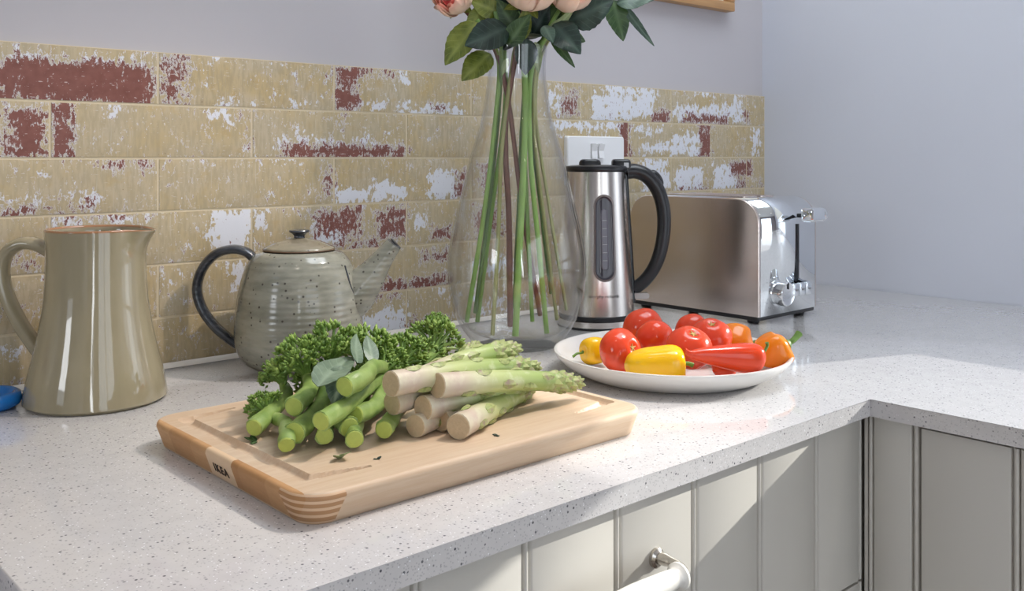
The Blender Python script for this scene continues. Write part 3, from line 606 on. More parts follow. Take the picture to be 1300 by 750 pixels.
peony('large open peach peony drooping over the middle of the vase rim', (1.6, 49.8, -4.5), .041, (.1, .62, -.75), [(-.9, 2.0, 3.5), (-1.1, 18, 1.0), (-1.6, 30, 0), (-.2, 40, -1)], STEMB, .0042, 2)
peony('peach peony on the side of the bouquet nearer the kettle', (7.4, 49.0, -3), .032, (.35, .6, -.7), [(2.2, 3, 1.5), (1.4, 20, .5), (1.1, 34, 0), (3.5, 42, -1)], STEMG, .003, 3)
peony('pale peony tucked behind the middle of the bouquet', (-2.2, 51.8, 4), .032, (-.2, .95, .2), [(-5.6, 2.6, 3.5), (-3.6, 18, 2), (-1.6, 33, .4), (-1.8, 43, 2)], STEMG, .0034, 5)

def sprig(label, pts, r, mat, leaves, cat='foliage'):
    p = thing('foliage_sprig', label, cat, VO, 'leafy stems in the glass vase')
    stem(p, pts, r, mat)
    for (b, t_, w, k, *rest) in leaves: leaf(p, VO, PT(*b), PT(*t_), w * .01, k, **(rest[0] if rest else {}))
    return p
U = Vector((0, 0, 1))
sprig('green stem with olive leaves drooping over the left of the vase rim', [(-7.0, 3.0, 1.0), (-4.6, 18, .6), (-2.9, 32, 0), (-2.6, 40, -.5), (-5.5, 45, -1)], .0033, STEMG,
      [((-5.4, 44.6, -1.5), (-10.0, 39.0, -3), 4.4, 'olive', {'side': -FW + U * .8}), ((-3.6, 40.3, -1.5), (-7.6, 36.8, -3), 4.0, 'olive', {'side': -FW + U * .7}), ((-4.8, 47, -.5), (-6.9, 42.4, -1.5), 2.2, 'olive')])
sprig('green stem carrying a broad dark leaf at the left of the rim', [(-5.9, 4, 2.6), (-3.8, 20, 1.2), (-2.4, 34, .2), (-2.2, 42, -2), (-3, 46, -2)], .0028, STEMD,
      [((-1.2, 43.6, -3.2), (-7.0, 41.2, -4.5), 4.6, 'dark', {'side': -FW + U * .35, 'curl': .05}), ((-2.5, 46, -1), (-6.2, 47.5, -2), 2.8, 'olive'), ((-2.9, 45, 0), (-5.3, 50, .5), 3.2, 'mid')])
sprig('thick green stem leaning across the front of the vase', [(-.2, 1.9, -3.8), (.3, 12, -2.4), (.9, 24, -1.2), (1.2, 34, -.8), (.8, 42, -2)], .0046, STEMG,
      [((-1.2, 41.2, -3), (1.5, 45.2, -5), 2.9, 'mid', {'side': -FW - RT * .4}), ((.2, 43, -1), (-2.6, 47.5, -2.5), 3.0, 'mid'), ((.6, 42, -2.5), (1.4, 46.5, -4), 2.0, 'olive')])
sprig('khaki stem with a dark leaf hanging inside the vase neck', [(-3.3, 1.9, -3.0), (-2.6, 14, -1.6), (-2.0, 28, -.6), (-.4, 40, -1), (.6, 44, -2)], .003, STEMY,
      [((1.3, 42.2, -2.6), (1.2, 37.3, -2.2), 3.0, 'dark', {'curl': -.03}), ((2.5, 41.8, -2.4), (3.0, 37.6, -2), 1.4, 'pale', {'curl': -.02}), ((-1.3, 39.5, -3), (-2.0, 37.2, -2.8), .8, 'pale')])
sprig('green stem with dark serrated leaves on the right of the rim', [(4.1, 2.0, -2.2), (3.0, 14, -1.6), (1.9, 26, -.8), (2.0, 38, -.8), (4.8, 44, -2)], .0036, STEMG,
      [((5.0, 44.2, -3), (8.6, 40.2, -4.5), 4.0, 'dark', {'side': -FW + U * .3}), ((5.6, 43.4, -1.5), (9.4, 42.0, -1.8), 2.4, 'mid'), ((3.6, 43.8, -4), (5.0, 41.6, -4.5), 2.2, 'slate', {'side': -FW + RT * .7})])
sprig('slim stem with a broad dark leaf rising toward the picture', [(5.6, 3.4, .3), (4.0, 16, .2), (2.4, 30, 0), (3.0, 40, 0), (6.5, 45, -1), (10.5, 48, -2)], .0026, STEMY,
      [((7.0, 44.6, -2), (13.0, 47.6, -3), 5.0, 'dark', {'side': -FW + U * .3}), ((5.4, 43.8, -2), (7.6, 46.0, -3.5), 1.0, 'pale'), ((4.2, 43.2, -2), (6.4, 45.2, -3), .8, 'pale')])
sprig('long stem with pointed leaves hanging furthest to the right', [(7.0, 4.6, 1.6), (4.4, 20, .8), (2.6, 33, .2), (4.2, 42, 1), (10, 47.5, 0), (14.6, 48.2, -1)], .0024, STEMY,
      [((13.2, 47.8, -1), (14.8, 42.2, -2), 3.3, 'mid', {'side': -FW + RT * .25}), ((14.2, 47.6, -1), (18.8, 41.2, -1.5), 1.1, 'slate', {'curl': -.1}), ((13.8, 47.2, -1.2), (19.4, 48.6, -2.4), 3.6, 'slate', {'side': -FW + U * .8})])
sprig('dark green stem with a narrow leaf bent over the rim', [(-.4, 4.6, 3.2), (.2, 18, 1.4), (.8, 32, .2), (1.8, 40, -.4), (4.4, 43, -1.2)], .0026, STEMD,
      [((4.6, 42.6, -1.8), (7.9, 38.4, -2.6), 1.2, 'mid', {'curl': .1}), ((2.2, 43, 0), (4.4, 46.8, -1.6), 2.6, 'dark'), ((1.6, 42.4, -.4), (-1.4, 45.8, 1), 3.2, 'dark')])
sprig('dark green stem with dark leaves filling the middle of the bouquet', [(4.9, 6.6, 3.6), (3.0, 22, 1.4), (1.4, 34, .4), (.6, 43, .4), (.2, 47, 1)], .0026, STEMD,
      [((.8, 42.4, .4), (4.6, 43.2, -3.6), 3.4, 'dark', {'side': U}), ((0, 42, .6), (-4, 44.2, 2.8), 3.6, 'dark'), ((.6, 45, .8), (3.4, 49.8, 2), 4.0, 'mid'), ((.2, 45.2, 1), (-3.6, 49, 0), 3.8, 'dark'), ((2.4, 43.8, .4), (7.6, 48.8, .4), 3.8, 'mid')])

# ------------------------------------------------------------------ kettle
KO = (.7551, -.1467, T)
ket = thing('electric_kettle', 'brushed steel cordless kettle with black handle and water gauge', 'kettle', KO)
V, F = lathe([(.056, 0), (.0605, .0005), (.0605, .003), (.059, .0035)], 64, True, True); kb = mesh('power_base', V, F, BLACKP, ket)
V, F = lathe([(.0588, .0032), (.0600, .0040), (.0600, .0125), (.0588, .0132), (.05, .0132)], 64, True, True); mesh('base_band', V, F, STEEL_H, kb)
V, F = lathe([(.0560, .0133), (.0575, .0138), (.0585, .0195), (.0575, .0205), (.05, .0208)], 64, True, True); mesh('body_foot', V, F, BLACKP, ket)
def krad(z): return .0585 - .0130 * ((z - .02) / .215) ** 1.05 if z > .02 else .0585
V, F = lathe([(.05, .0206), (krad(.0206), .0208)] + [(krad(.0215 + .2165 * i / 24), .0215 + .2165 * i / 24) for i in range(25)] + [(.043, .2382)], 72, True, True); mesh('body', V, F, STEEL_H, ket, sharp=50)
V, F = lathe([(.043, .2380), (.0470, .2384), (.0482, .2405), (.0482, .2440), (.0470, .2465), (.040, .2480), (.02, .2488), (.001, .249)], 64, True, True); kl = mesh('lid', V, F, BLACKP, ket, sharp=50)
V, F = loft([[(x, y, z) for x, y in rrect(-.017, .017, -.010, .010, .009)] for z in (.247, .252)] + [[(x * .9, y * .9, .2555) for x, y in rrect(-.017, .017, -.010, .010, .009)], [(x * .72, y * .7, .2572) for x, y in rrect(-.017, .017, -.010, .010, .009)]])
a_ = -.7332
def turn(V, off=(0, 0, 0)): return [Vector((v[0] * RT.x + v[1] * FW.x, v[0] * RT.y + v[1] * FW.y, v[2])) + RT * off[0] + FW * off[1] + Vector((0, 0, off[2])) for v in map(Vector, V)]
mesh('lid_knob', turn(V, (-.010, -.002, 0)), F, BLACKP, kl)
bm = boxbm((.024, -.013, .236), (.0530, .013, .2575), .005, 3)
for v in bm.verts: v.co = turn([v.co])[0]
hg = bmobj('hinge_housing', bm, BLACKP, ket)
bm = boxbm((.0415, -.01345, .2445), (.0490, -.0128, .2520), .0004, 1)
for v in bm.verts: v.co = turn([v.co])[0]
bmobj('release_button', bm, simple('release_grey', (188, 192, 196), .3), hg)
# spine strip and C-shaped handle
ring = []
V, F = tube([RT * (krad(z) - .002) + Vector((0, 0, z)) for z in (.035, .06, .12, .18, .236)], .0095, 16, True, (1.25, .62), FW); mesh('handle_spine', V, F, BLACKG, ket)
P = [(.0475, .238), (.062, .2385), (.079, .231), (.0945, .212), (.1035, .185), (.1055, .155), (.1015, .122), (.092, .093), (.0765, .070), (.0575, .055)]
V, F = tube([RT * a + Vector((0, 0, z)) for a, z in spline(P, 48)], [.0125 - .002 * (i / 47) for i in range(48)], 20, True, (1.05, .95), FW); hd = mesh('handle', V, F, BLACKP, ket)
P = [(.083, .2365), (.0925, .2305), (.1025, .216)]
V, F = tube([RT * a + FW * .006 + Vector((0, 0, z)) for a, z in spline(P, 12)], [.004, .006, .007, .0075, .0078, .0078, .0078, .0078, .0075, .007, .006, .004], 12); mesh('lid_lever', V, F, BLACKP, hd)
V, F = loft([[(x, -.009, z) for x, z in rrect(.0565, .0815, .0415, .0505, .0042)], [(x, .009, z) for x, z in rrect(.0565, .0815, .0415, .0505, .0042)]]); mesh('power_switch', turn(V), F, simple('clear_smoke_plastic', (206, 200, 198), .12, 0, **{'Transmission Weight': .35}), ket)
# water gauge: a rounded window that follows the curve of the body
def on_body(s, z, lift): 
    a = .155 + s / .054; d2 = -FW * math.cos(a) + RT * math.sin(a); return d2 * (krad(z) + lift) + Vector((0, 0, z))
def stadium(w, h, zc, k=12):
    out = []
    for i in range(k + 1): q = math.pi * i / k; out.append((w * math.cos(q), zc + h - w + w * math.sin(q)))
    for i in range(k + 1): q = math.pi + math.pi * i / k; out.append((w * math.cos(q), zc - h + w + w * math.sin(q)))
    return out
def gauge(name, w0, w1, h0, h1, zc, l0, l1, mat, par, fill=False):
    rings = [[on_body(s, z, -.001) for s, z in stadium(w0, h0, zc)], [on_body(s, z, l0) for s, z in stadium(w0, h0, zc)], [on_body(s, z, l1) for s, z in stadium(w1, h1, zc)]]
    if fill: rings += [[on_body(s * q, z, l1) for s, z in stadium(w1, h1, zc)] for q in (.6, .25)]
    V, F = loft(rings, False, fill); return mesh(name, V, F, mat, par, sharp=40)
gf = gauge('gauge_frame', .0172, .0140, .0655, .0625, .139, .0016, .0022, simple('gauge_grey', (118, 108, 106), .3), ket)
gauge('gauge_window', .0142, .0120, .0628, .0600, .139, .0021, .0006, simple('smoked_window', (58, 54, 62), .08), gf, True)
gauge('gauge_channel', .0062, .0055, .046, .045, .137, .0010, .0014, simple('gauge_inner', (92, 88, 98), .1), gf, True)
for i in range(6):
    z = .105 + i * .012; V = [on_body(s, z + dz, .0021) for s, dz in ((-.0035, 0), (.0035, 0), (.0035, .0007), (-.0035, .0007))]; mesh('level_mark', V, [(0, 1, 2, 3)], simple('level_print', (150, 146, 152), .4), gf)
V, F = text_mesh('morphy richards', .0068, .0002, 1.0, .00002)
V = [on_body(v.x - .001, .0515 + v.y, .0002 + v.z) for v in V]; mesh('brand_lettering', V, F, simple('print_dark', (66, 62, 62), .5), ket, smooth=False)

# ------------------------------------------------------------------ toaster
XO = (.937, -.320, T); TW, TL, TH, TR = .168, .262, .195, .040
toa = thing('toaster', 'brushed steel two-slice toaster with chrome control end', 'toaster', XO)
def side_profile(k=14, inset=0):
    pts = [(0 + inset, .0135 + 0)]
    pts = [(inset, .012)] + [(TR - (TR - inset) * math.cos(math.pi / 2 * i / k), TH - TR + (TR - inset) * math.sin(math.pi / 2 * i / k)) for i in range(k + 1)] + [(TL - TR + (TR - inset) * math.sin(math.pi / 2 * i / k), TH - TR + (TR - inset) * math.cos(math.pi / 2 * i / k)) for i in range(k + 1)] + [(TL - inset, .012)]
    return pts
pr_ = side_profile()
# wrap: front end, curved top, back end (chrome); between the two brushed sides
V, F = loft([[(x, y, z) for y, z in pr_] for x in (.0045, TW - .0045)], False, False, False)
wrap = mesh('chrome_wrap', V, [f[::-1] for f in F], TOASTCHROME, toa, sharp=30)
so_ = wrap.modifiers.new('thick', 'SOLIDIFY'); so_.thickness = .0015; so_.offset = -1
for x0, x1, nm in ((0, .005, 1), (TW - .005, TW, 2)):
    po, pi_ = side_profile(), side_profile(inset=.0012)
    rings = [[(x0 if nm == 1 else x1, y, z) for y, z in pi_], [((x0 + .0012) if nm == 1 else (x1 - .0012), y, z) for y, z in po], [(x1 if nm == 1 else x0, y, z) for y, z in po]]
    V, F = loft(rings); 
    if nm == 2: F = [f[::-1] for f in F]
    mesh('side_panel', V, F, STEEL_V, toa, sharp=25)
box('plastic_base', (.002, .003, .005), (TW - .002, TL - .003, .0125), BLACKP, toa, .002)
for x, y in ((.018, .022), (TW - .018, .022), (.018, TL - .022), (TW - .018, TL - .022)):
    V, F = lathe([(.008, 0), (.0095, .001), (.0095, .006)], 20, True, True); mesh('foot', [(v[0] + x, v[1] + y, v[2]) for v in V], F, BLACKP, toa)
for x in (.047, .095):
    V, F = loft([[(a, b, TH + z) for a, b in rrect(x - .002 - o, x + .028 + o, .058 - o, .212 + o, .004)] for o, z in ((.004, -.002), (.004, .0015), (.0015, .002), (0, .0005), (0, -.0008))], False, True); mesh('slot_surround', V, F, STEEL_V, toa)
    box('slot', (x, .06, TH - .001), (x + .026, .21, TH + .0007), BLACKP, toa)
# control end: lever in its slot, dial, buttons
box('lever_slot', (.1105, -.0006, .062), (.1140, .002, .152), BLACKP, toa)
lv = box('lever_stem', (.1085, -.020, .1625), (.1160, .001, .1690), BLACKG, toa, .001)
V, F = loft([[(.088 + q, -.030 + y * s, .1685 + z * s) for y, z in rrect(-.0110, .0110, -.0110, .0110, .005)] for q, s in ((0, .75), (.002, 1), (.036, 1), (.038, .75))]); mesh('lever_handle', V, F, TOASTCHROME, lv)
V, F = lathe([(.0090, 0), (.0110, .0015), (.0110, .010), (.0092, .0125), (.004, .0132)], 24, True, True); mesh('lever_end_cap', [(.126 + v[2] * .8, -.030 + v[0], .1685 + v[1]) for v in V], F, CHROME, lv)
V, F = lathe([(.0205, 0), (.0205, .003), (.0175, .0035), (.0175, .007), (.0190, .0075), (.0190, .0215), (.0175, .0230), (.0150, .0222), (.001, .0222)], 40, True, True)
dl = mesh('browning_dial', [(.047 + v[0], -v[2], .046 + v[1]) for v in V], [f[::-1] for f in F], CHROME, toa, sharp=30)
box('dial_pointer', (.0462, -.0236, .054), (.0478, -.0225, .064), BLACKP, dl)
for i in range(3):
    x = .0880 + i * .0190; b = bmobj('button', boxbm((x, -.0075, .036), (x + .0155, .001, .057), .0026, 3), TOASTCHROME, toa)
    box('button_legend', (x + .005, -.0078, .045), (x + .0105, -.0073, .0475), GREYP, b)

# ------------------------------------------------------------------ chopping board
BX0, BX1, BY0, BY1, BH = -.0050, .3640, -.5805, -.298, .0245
t = NT('beech'); co = t.coords(); sx = t.N('ShaderNodeSeparateXYZ'); t.L(co, sx.inputs[0])
st = t.math('FLOOR', t.math('MULTIPLY', t.math('ADD', sx.outputs[1], 1), 23.0)); wn_ = t.N('ShaderNodeTexWhiteNoise'); wn_.noise_dimensions = '1D'; t.L(st, wn_.inputs['W'])
g1 = t.noise(t.coords(scale=(1.2, 16, 16)), 14, 5, .6, .3); g2 = t.noise(t.coords(scale=(6, 90, 90)), 10, 3)
c = t.mix(t.step(g1, .3, .7), lin((204, 180, 156)), lin((216, 198, 176))); c = t.mix(t.math('MULTIPLY', g2, .35), c, lin((194, 164, 132)))
c = t.mix(t.math('MULTIPLY', wn_.outputs['Value'], .45), c, lin((194, 160, 124)))
ends = t.math('LESS_THAN', sx.outputs[0], BX0 + .0062)                       # end grain on the short side
eg = t.noise(t.coords(scale=(1, 1, 5)), 90, 4)
endc = t.mix(wn_.outputs['Value'], lin((176, 128, 82)), lin((208, 164, 118))); endc = t.mix(t.math('MULTIPLY', eg, .5), endc, lin((158, 112, 70)))
pale_stave = t.math('MULTIPLY', t.math('GREATER_THAN', sx.outputs[1], -.467), t.math('LESS_THAN', sx.outputs[1], -.421)); endc = t.mix(pale_stave, endc, lin((222, 192, 158)))  # one stave of paler wood, around the stamped brand
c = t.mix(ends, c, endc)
cor = t.math('MULTIPLY', t.math('LESS_THAN', t.math('ADD', sx.outputs[0], t.math('MULTIPLY', sx.outputs[1], .9)), BX0 + .034 - .5805 * .9), t.math('LESS_THAN', sx.outputs[2], BH - .001))
strip = t.math('GREATER_THAN', t.math('SINE', t.math('MULTIPLY', sx.outputs[2], 1150)), .25)
c = t.mix(t.math('MULTIPLY', cor, .85), c, t.mix(strip, lin((168, 122, 80)), lin((214, 180, 146))))
t.set(**{'Base Color': c, 'Roughness': .5, 'Specular IOR Level': .3}); t.bump(g2, .12, .0004); BEECH = t.m
GROOVE_C = simple('groove_wood', (196, 146, 98), .6, scale=60)
def groove(x, y):
    """depth of the juice channel: along both short sides with short hooks along the long sides"""
    dmin = 1
    for xs, sg in ((BX0 + .0235, 1), (BX1 - .016, -1)):
        ya, yb = BY0 + .040, BY1 - .030
        for (ax, ay, bx, by, w0, w1) in ((xs, ya, xs, yb, .0058, .0058), (xs, ya, xs + sg * .050, ya - .009, .0058, .0015), (xs, yb, xs + sg * .050, yb + .008, .0058, .0015)):
            dx, dy = bx - ax, by - ay; q = max(0, min(1, ((x - ax) * dx + (y - ay) * dy) / (dx * dx + dy * dy)))
            d2 = math.hypot(x - ax - q * dx, y - ay - q * dy) / (w0 + (w1 - w0) * q); dmin = min(dmin, d2)
    return -.0046 * max(0, 1 - dmin ** 4) ** .5 if dmin < 1 else 0
NXb, NYb = 240, 190; V = []; F = []
rc = .024
def inset(x, y, m):                     # keep the outline inside a rounded rectangle
    cx = min(max(x, BX0 + m + rc), BX1 - m - rc); cy = min(max(y, BY0 + m + rc), BY1 - m - rc); dx, dy = x - cx, y - cy; L_ = math.hypot(dx, dy)
    if L_ > rc: x, y = cx + dx * rc / L_, cy + dy * rc / L_
    return x, y
for j in range(NYb + 1):
    for i in range(NXb + 1):
        x = BX0 + .003 + (BX1 - BX0 - .006) * i / NXb; y = BY0 + .003 + (BY1 - BY0 - .006) * j / NYb
        x, y = inset(x, y, .003); V.append((x, y, BH + groove(x, y)))
for j in range(NYb):
    for i in range(NXb):
        a = j * (NXb + 1) + i; F.append((a, a + 1, a + NXb + 2, a + NXb + 1))
rim = [i for i in range(NXb + 1)] + [j * (NXb + 1) + NXb for j in range(1, NYb + 1)] + [NYb * (NXb + 1) + i for i in range(NXb - 1, -1, -1)] + [j * (NXb + 1) for j in range(NYb - 1, 0, -1)]
def expand(p, e, z):
    cx = min(max(p[0], BX0 + .03), BX1 - .03); cy = min(max(p[1], BY0 + .03), BY1 - .03); d2 = Vector((p[0] - cx, p[1] - cy)); d2 = d2.normalized() * e if d2.length > 0 else d2
    return (p[0] + d2.x, p[1] + d2.y, z)
prev = rim
for e, z in ((.0015, BH - .0006), (.0026, BH - .0022), (.003, BH - .0045), (-.0035, .0018), (-.0055, .0)):
    b0 = len(V); V += [expand(V[q], e, z) for q in rim]; cur = list(range(b0, b0 + len(rim))); m = len(rim)
    for q in range(m): F.append((prev[q], cur[q], cur[(q + 1) % m], prev[(q + 1) % m]))
    prev = cur
F.append(tuple(prev[::-1]))
board = thing('chopping_board', 'thick beech chopping board with juice grooves lying on the worktop', 'chopping board', (0, 0, T))
bd = bpy.data.meshes.new('board'); bd.from_pydata(V, [], F); bd.update(); bmx = bmesh.new(); bmx.from_mesh(bd); bmesh.ops.remove_doubles(bmx, verts=bmx.verts, dist=1e-6); bmesh.ops.recalc_face_normals(bmx, faces=bmx.faces); bmx.to_mesh(bd); bmx.free()
bd.shade_smooth(); bd.set_sharp_from_angle(angle=R(40)); bd.materials.append(BEECH); link('board', bd, board)
# stamped brand on the short side, sloping with the undercut
V, F = text_mesh('IKEA', .0105, .00015, 1.25, .00022)
sl = Vector((.0065, 0, -.0182)).normalized()
org = Vector((-.0019, -.444, .0110)); mesh('brand_stamp', [org - Vector((0, 1, 0)) * v.x - sl * v.y + Vector((-sl.z, 0, sl.x)) * -(v.z + .0003) for v in V], F, simple('burnt_brand', (52, 34, 24), .8), board, smooth=False)

# ------------------------------------------------------------------ plate
QO = (.580, -.434, T); QR = .142
pp = [(.001, .003), (.098, .003), (.101, .0), (.106, .0), (.112, .0025), (.124, .0085), (.134, .0155), (.1405, .0225), (.1425, .0265), (.1422, .0278), (.1405, .0282), (.1375, .0268), (.131, .0195), (.121, .0125), (.108, .0085), (.085, .0068), (.001, .0065)]
V, F = lathe(pp, 96, True, True); tag(mesh('serving_plate', V, F, simple('plate_glaze', (226, 224, 220), .1, var=.02), None, QO, sharp=60), 'round white glazed plate heaped with tomatoes and peppers', 'plate')

# ------------------------------------------------------------------ tomatoes and peppers on the plate
t = NT('tomato_skin'); f = t.noise(t.coords(), 30, 3); g = t.noise(t.coords(), 300, 2); t.set(**{'Base Color': t.mix(f, lin((208, 52, 26)), lin((226, 84, 46))), 'Roughness': .16, 'Specular IOR Level': .5, 'Subsurface Weight': .12, 'Subsurface Radius': (.02, .005, .002), 'Subsurface Scale': .3}); TOM = t.m
def pep_mat(name, a, b):
    t = NT(name); f = t.noise(t.coords(), 24, 3); t.set(**{'Base Color': t.mix(f, lin(a), lin(b)), 'Roughness': .17, 'Subsurface Weight': .12, 'Subsurface Radius': (.02, .01, .003), 'Subsurface Scale': .3}); t.bump(t.noise(t.coords(), 45, 2), .12, .002); return t.m
YEL, ORA, REDP = pep_mat('pepper_yellow', (238, 176, 8), (248, 200, 22)), pep_mat('pepper_orange', (238, 124, 10), (246, 146, 24)), pep_mat('pepper_red', (208, 48, 16), (226, 74, 28))
PSTEM = simple('pepper_stem_green', (92, 128, 44), .5, var=.3, scale=120)
SCAR = simple('tomato_scar', (186, 160, 92), .7, var=.3, scale=300)
def tomato(label, p, r, axis):
    o = thing('tomato', label, 'tomato', (p[0], p[1], T + p[2]), 'tomatoes on the plate')
    q = (RT * axis[0] + Vector((0, 0, axis[1])) + FW * axis[2]).to_track_quat('Z', 'Y').to_matrix()
    n = 28; prof = []
    for i in range(n + 1):
        a = math.pi * i / n; rr = math.sin(a); z = -math.cos(a) * .88
        z -= .16 * math.exp(-(rr / .22) ** 2) * (1 if z > 0 else -.35); prof.append((max(.0005, r * rr), r * z))
    lob = random.uniform(0, 6)
    def fl(v):
        a = math.atan2(v.y, v.x); k = 1 + .018 * math.sin(5 * a + lob) + .012 * math.sin(3 * a + lob * 2); return q @ Vector((v.x * k, v.y * k, v.z))
    V, F = lathe(prof, 40, True, True, fl); mesh('skin', V, F, TOM, o, sharp=80)
    top = r * .74
    parts = [tube([q @ Vector((0, 0, top - .002)), q @ Vector((0, 0, top + .0012))], [r * .085, r * .05], 10)]
    for k in range(5):
        a = k * 1.257 + lob; d2 = Vector((math.cos(a), math.sin(a), 0)); parts.append(tube([q @ (d2 * r * .04 + Vector((0, 0, top))), q @ (d2 * r * .2 + Vector((0, 0, top + r * .055)))], [r * .05, r * .012], 6))
    V, F = merge(parts); s = mesh('stem_scar', V, F, SCAR, o); s['kind'] = 'stuff'
    return o
tomato('plump red tomato at the back of the plate closest to the kettle', (.6130, -.3620, .0385), .0275, (.25, -.1, -1))
tomato('round red tomato next to the small yellow pepper', (.4985, -.4235, .0360), .0258, (.75, .35, -.8))
tomato('red tomato in the middle of the heap with its stem end hidden', (.5600, -.4240, .0420), .0235, (-.3, .5, .9))
tomato('smaller red tomato behind the heap closest to the toaster', (.6660, -.3990, .0360), .0225, (-.2, .6, .9))
tomato('red tomato with upturned stem scar beside the back orange pepper', (.6190, -.4640, .0420), .0250, (-.05, .9, -.45))
tomato('red tomato with pale stem scar above the long red pepper', (.5430, -.4890, .0430), .0265, (.15, .9, -.5))
tomato('red tomato almost hidden under the long red pepper', (.5620, -.5240, .0250), .0150, (.3, .2, -1))

def pepper(label, path, radii, mat, lobes, amp, stem_pts, stem_r, squash=(1, 1), grp='small peppers on the plate', dimple=True):
    path = [Vector(p) for p in path]; org = path[len(path) // 2].copy(); org.z = min(p.z for p in path)
    o = thing('pepper', label, 'pepper', (org.x, org.y, T + org.z), grp)
    pts = spline([tuple(p - org) + (r,) for p, r in zip(path, radii)], 34); ph = random.uniform(0, 6)
    V, F = tube([p[:3] for p in pts], [max(.0006, p[3]) for p in pts], 36, True, squash, (0, 0, 1), lambda w, s: 1 + amp * math.cos(lobes * w + ph) * min(1, 2.5 * (1 - s) + .25) + .02 * math.cos(2 * w + ph))
    mesh('flesh', V, F, mat, o, sharp=80)
    sp2 = spline([tuple(Vector(p) - org) for p in stem_pts], 14)
    V, F = tube(sp2, [stem_r * (2.0 - 1.1 * min(1, i / 3)) if i < 4 else stem_r * (.9 + .35 * (i / 13) ** 3) for i in range(14)], 10); mesh('stem', V, F, PSTEM, o)
    return o
def off(p, a, z, f): return tuple(Vector(p) + RT * a + Vector((0, 0, z)) + FW * f)
# yellow, small, stem to the left
c = (.5090, -.3690, .0260)
pepper('small yellow pepper at the edge of the plate closest to the vase', [off(c, .020, .001, .010), off(c, .016, .001, .008), off(c, .006, .0, .003), off(c, -.004, .0, -.002), off(c, -.0105, .0, -.005), off(c, -.0115, .0, -.0055)], [.004, .0125, .0170, .0168, .0115, .004], YEL, 4, .05, [off(c, -.010, .0, -.005), off(c, -.014, -.001, -.008), off(c, -.019, -.001, -.011), off(c, -.024, -.0045, -.013)], .0014)
# yellow in front, stem to the right
a, b = Vector((.4690, -.4640, .0290)), Vector((.5110, -.5060, .0310))
L = [a.lerp(b, q) for q in (-.10, 0, .25, .55, .82, .98, 1.02, .97)]
pepper('blunt yellow pepper lying at the front of the plate', L, [.003, .0135, .0192, .0212, .0222, .0175, .0085, .002], YEL, 4, .06, [a.lerp(b, .96) + Vector((0, 0, .001)), a.lerp(b, 1.04) + Vector((0, 0, .0015)), a.lerp(b, 1.10) + Vector((0, 0, .001)), a.lerp(b, 1.16) + Vector((.001, 0, -.001))], .0024)
# long red
a, b = Vector((.4960, -.5270, .0480)), Vector((.5730, -.5590, .0380))
L = [off(a, -.006, .006, 0), a, a.lerp(b, .2), a.lerp(b, .45), a.lerp(b, .7), a.lerp(b, .92), a.lerp(b, 1.03), a.lerp(b, 1.06), a.lerp(b, 1.03)]
L = [Vector(p) for p in L]
pepper('long pointed red pepper lying across the front of the plate', L, [.0012, .0045, .0088, .0125, .0160, .0172, .0135, .0065, .002], REDP, 3, .05, [a.lerp(b, 1.02) + Vector((0, 0, .003)), a.lerp(b, 1.10) + Vector((0, 0, .006)), a.lerp(b, 1.16) + Vector((.002, .001, .0135)), a.lerp(b, 1.155) + Vector((.002, .001, .0175))], .0017)
c = (.6640, -.4650, .0300)
pepper('orange pepper behind, half hidden by the orange one in front', [off(c, -.018, .0, .012), off(c, -.012, .001, .008), off(c, 0, .002, 0), off(c, .012, .001, -.004), off(c, .0185, 0, -.006), off(c, .0215, 0, -.006)], [.004, .0165, .0205, .0190, .0125, .0035], ORA, 4, .06, [off(c, .018, .0, -.006), off(c, .022, .001, -.006), off(c, .026, .002, -.005)], .002)
c = (.6420, -.5330, .0330)
pepper('orange pepper with green stem at the edge nearest the toaster', [off(c, -.020, -.004, .004), off(c, -.015, -.003, .003), off(c, -.003, -.001, .002), off(c, .010, .002, .002), off(c, .0175, .006, .003), off(c, .0215, .008, .003)], [.003, .0140, .0205, .0215, .0150, .0040], ORA, 4, .07, [off(c, .0200, .0075, .003), off(c, .0250, .010, .004), off(c, .0310, .0135, .008), off(c, .0365, .0180, .012)], .0036)

# ------------------------------------------------------------------ asparagus
t = NT('asparagus_skin'); u = t.attr('along'); f = t.noise(t.coords(), 70, 4, .6)
c = t.ramp(u, [(0, lin((206, 194, 170))), (.09, lin((198, 178, 162))), (.20, lin((200, 196, 160))), (.36, lin((184, 194, 130))), (.65, lin((154, 174, 98))), (1, lin((122, 142, 72)))])
c = t.mix(t.math('MULTIPLY', t.step(f, .5, .75), .4), c, lin((226, 226, 196)))
t.set(**{'Base Color': c, 'Roughness': .36}); t.bump(t.noise(t.coords(), 200, 2), .1, .0006); ASK = t.m
CUT = simple('asparagus_cut', (190, 168, 136), .7, var=.14, scale=400, bump=.3)
SCALE = NT('asparagus_scale'); ts = SCALE; fs = ts.noise(ts.coords(), 180, 3); ts.set(**{'Base Color': ts.ramp(fs, [(.3, lin((120, 132, 74))), (.5, lin((166, 176, 110))), (.7, lin((150, 132, 116)))]), 'Roughness': .5})
def scale_leaf(p, out, fwd, ln, wd):
    """a small pointed scale lying along the spear, slightly lifted at its tip"""
    side = out.cross(fwd).normalized(); V = []; F = []
    for i, (s, w, h) in enumerate(((0, .55, .10), (.35, 1, .28), (.7, .7, .30), (1, .05, .18))):
        c0 = p + fwd * (ln * s); V += [c0 - side * wd * w, c0 + out * (wd * h * 1.6), c0 + side * wd * w, c0 - out * wd * .5]
    for i in range(3):
        for j in range(4): k = (j + 1) % 4; F.append((4 * i + j, 4 * i + k, 4 * i + 4 + k, 4 * i + 4 + j))
    F += [(3, 2, 1, 0), (12, 13, 14, 15)]; return V, F
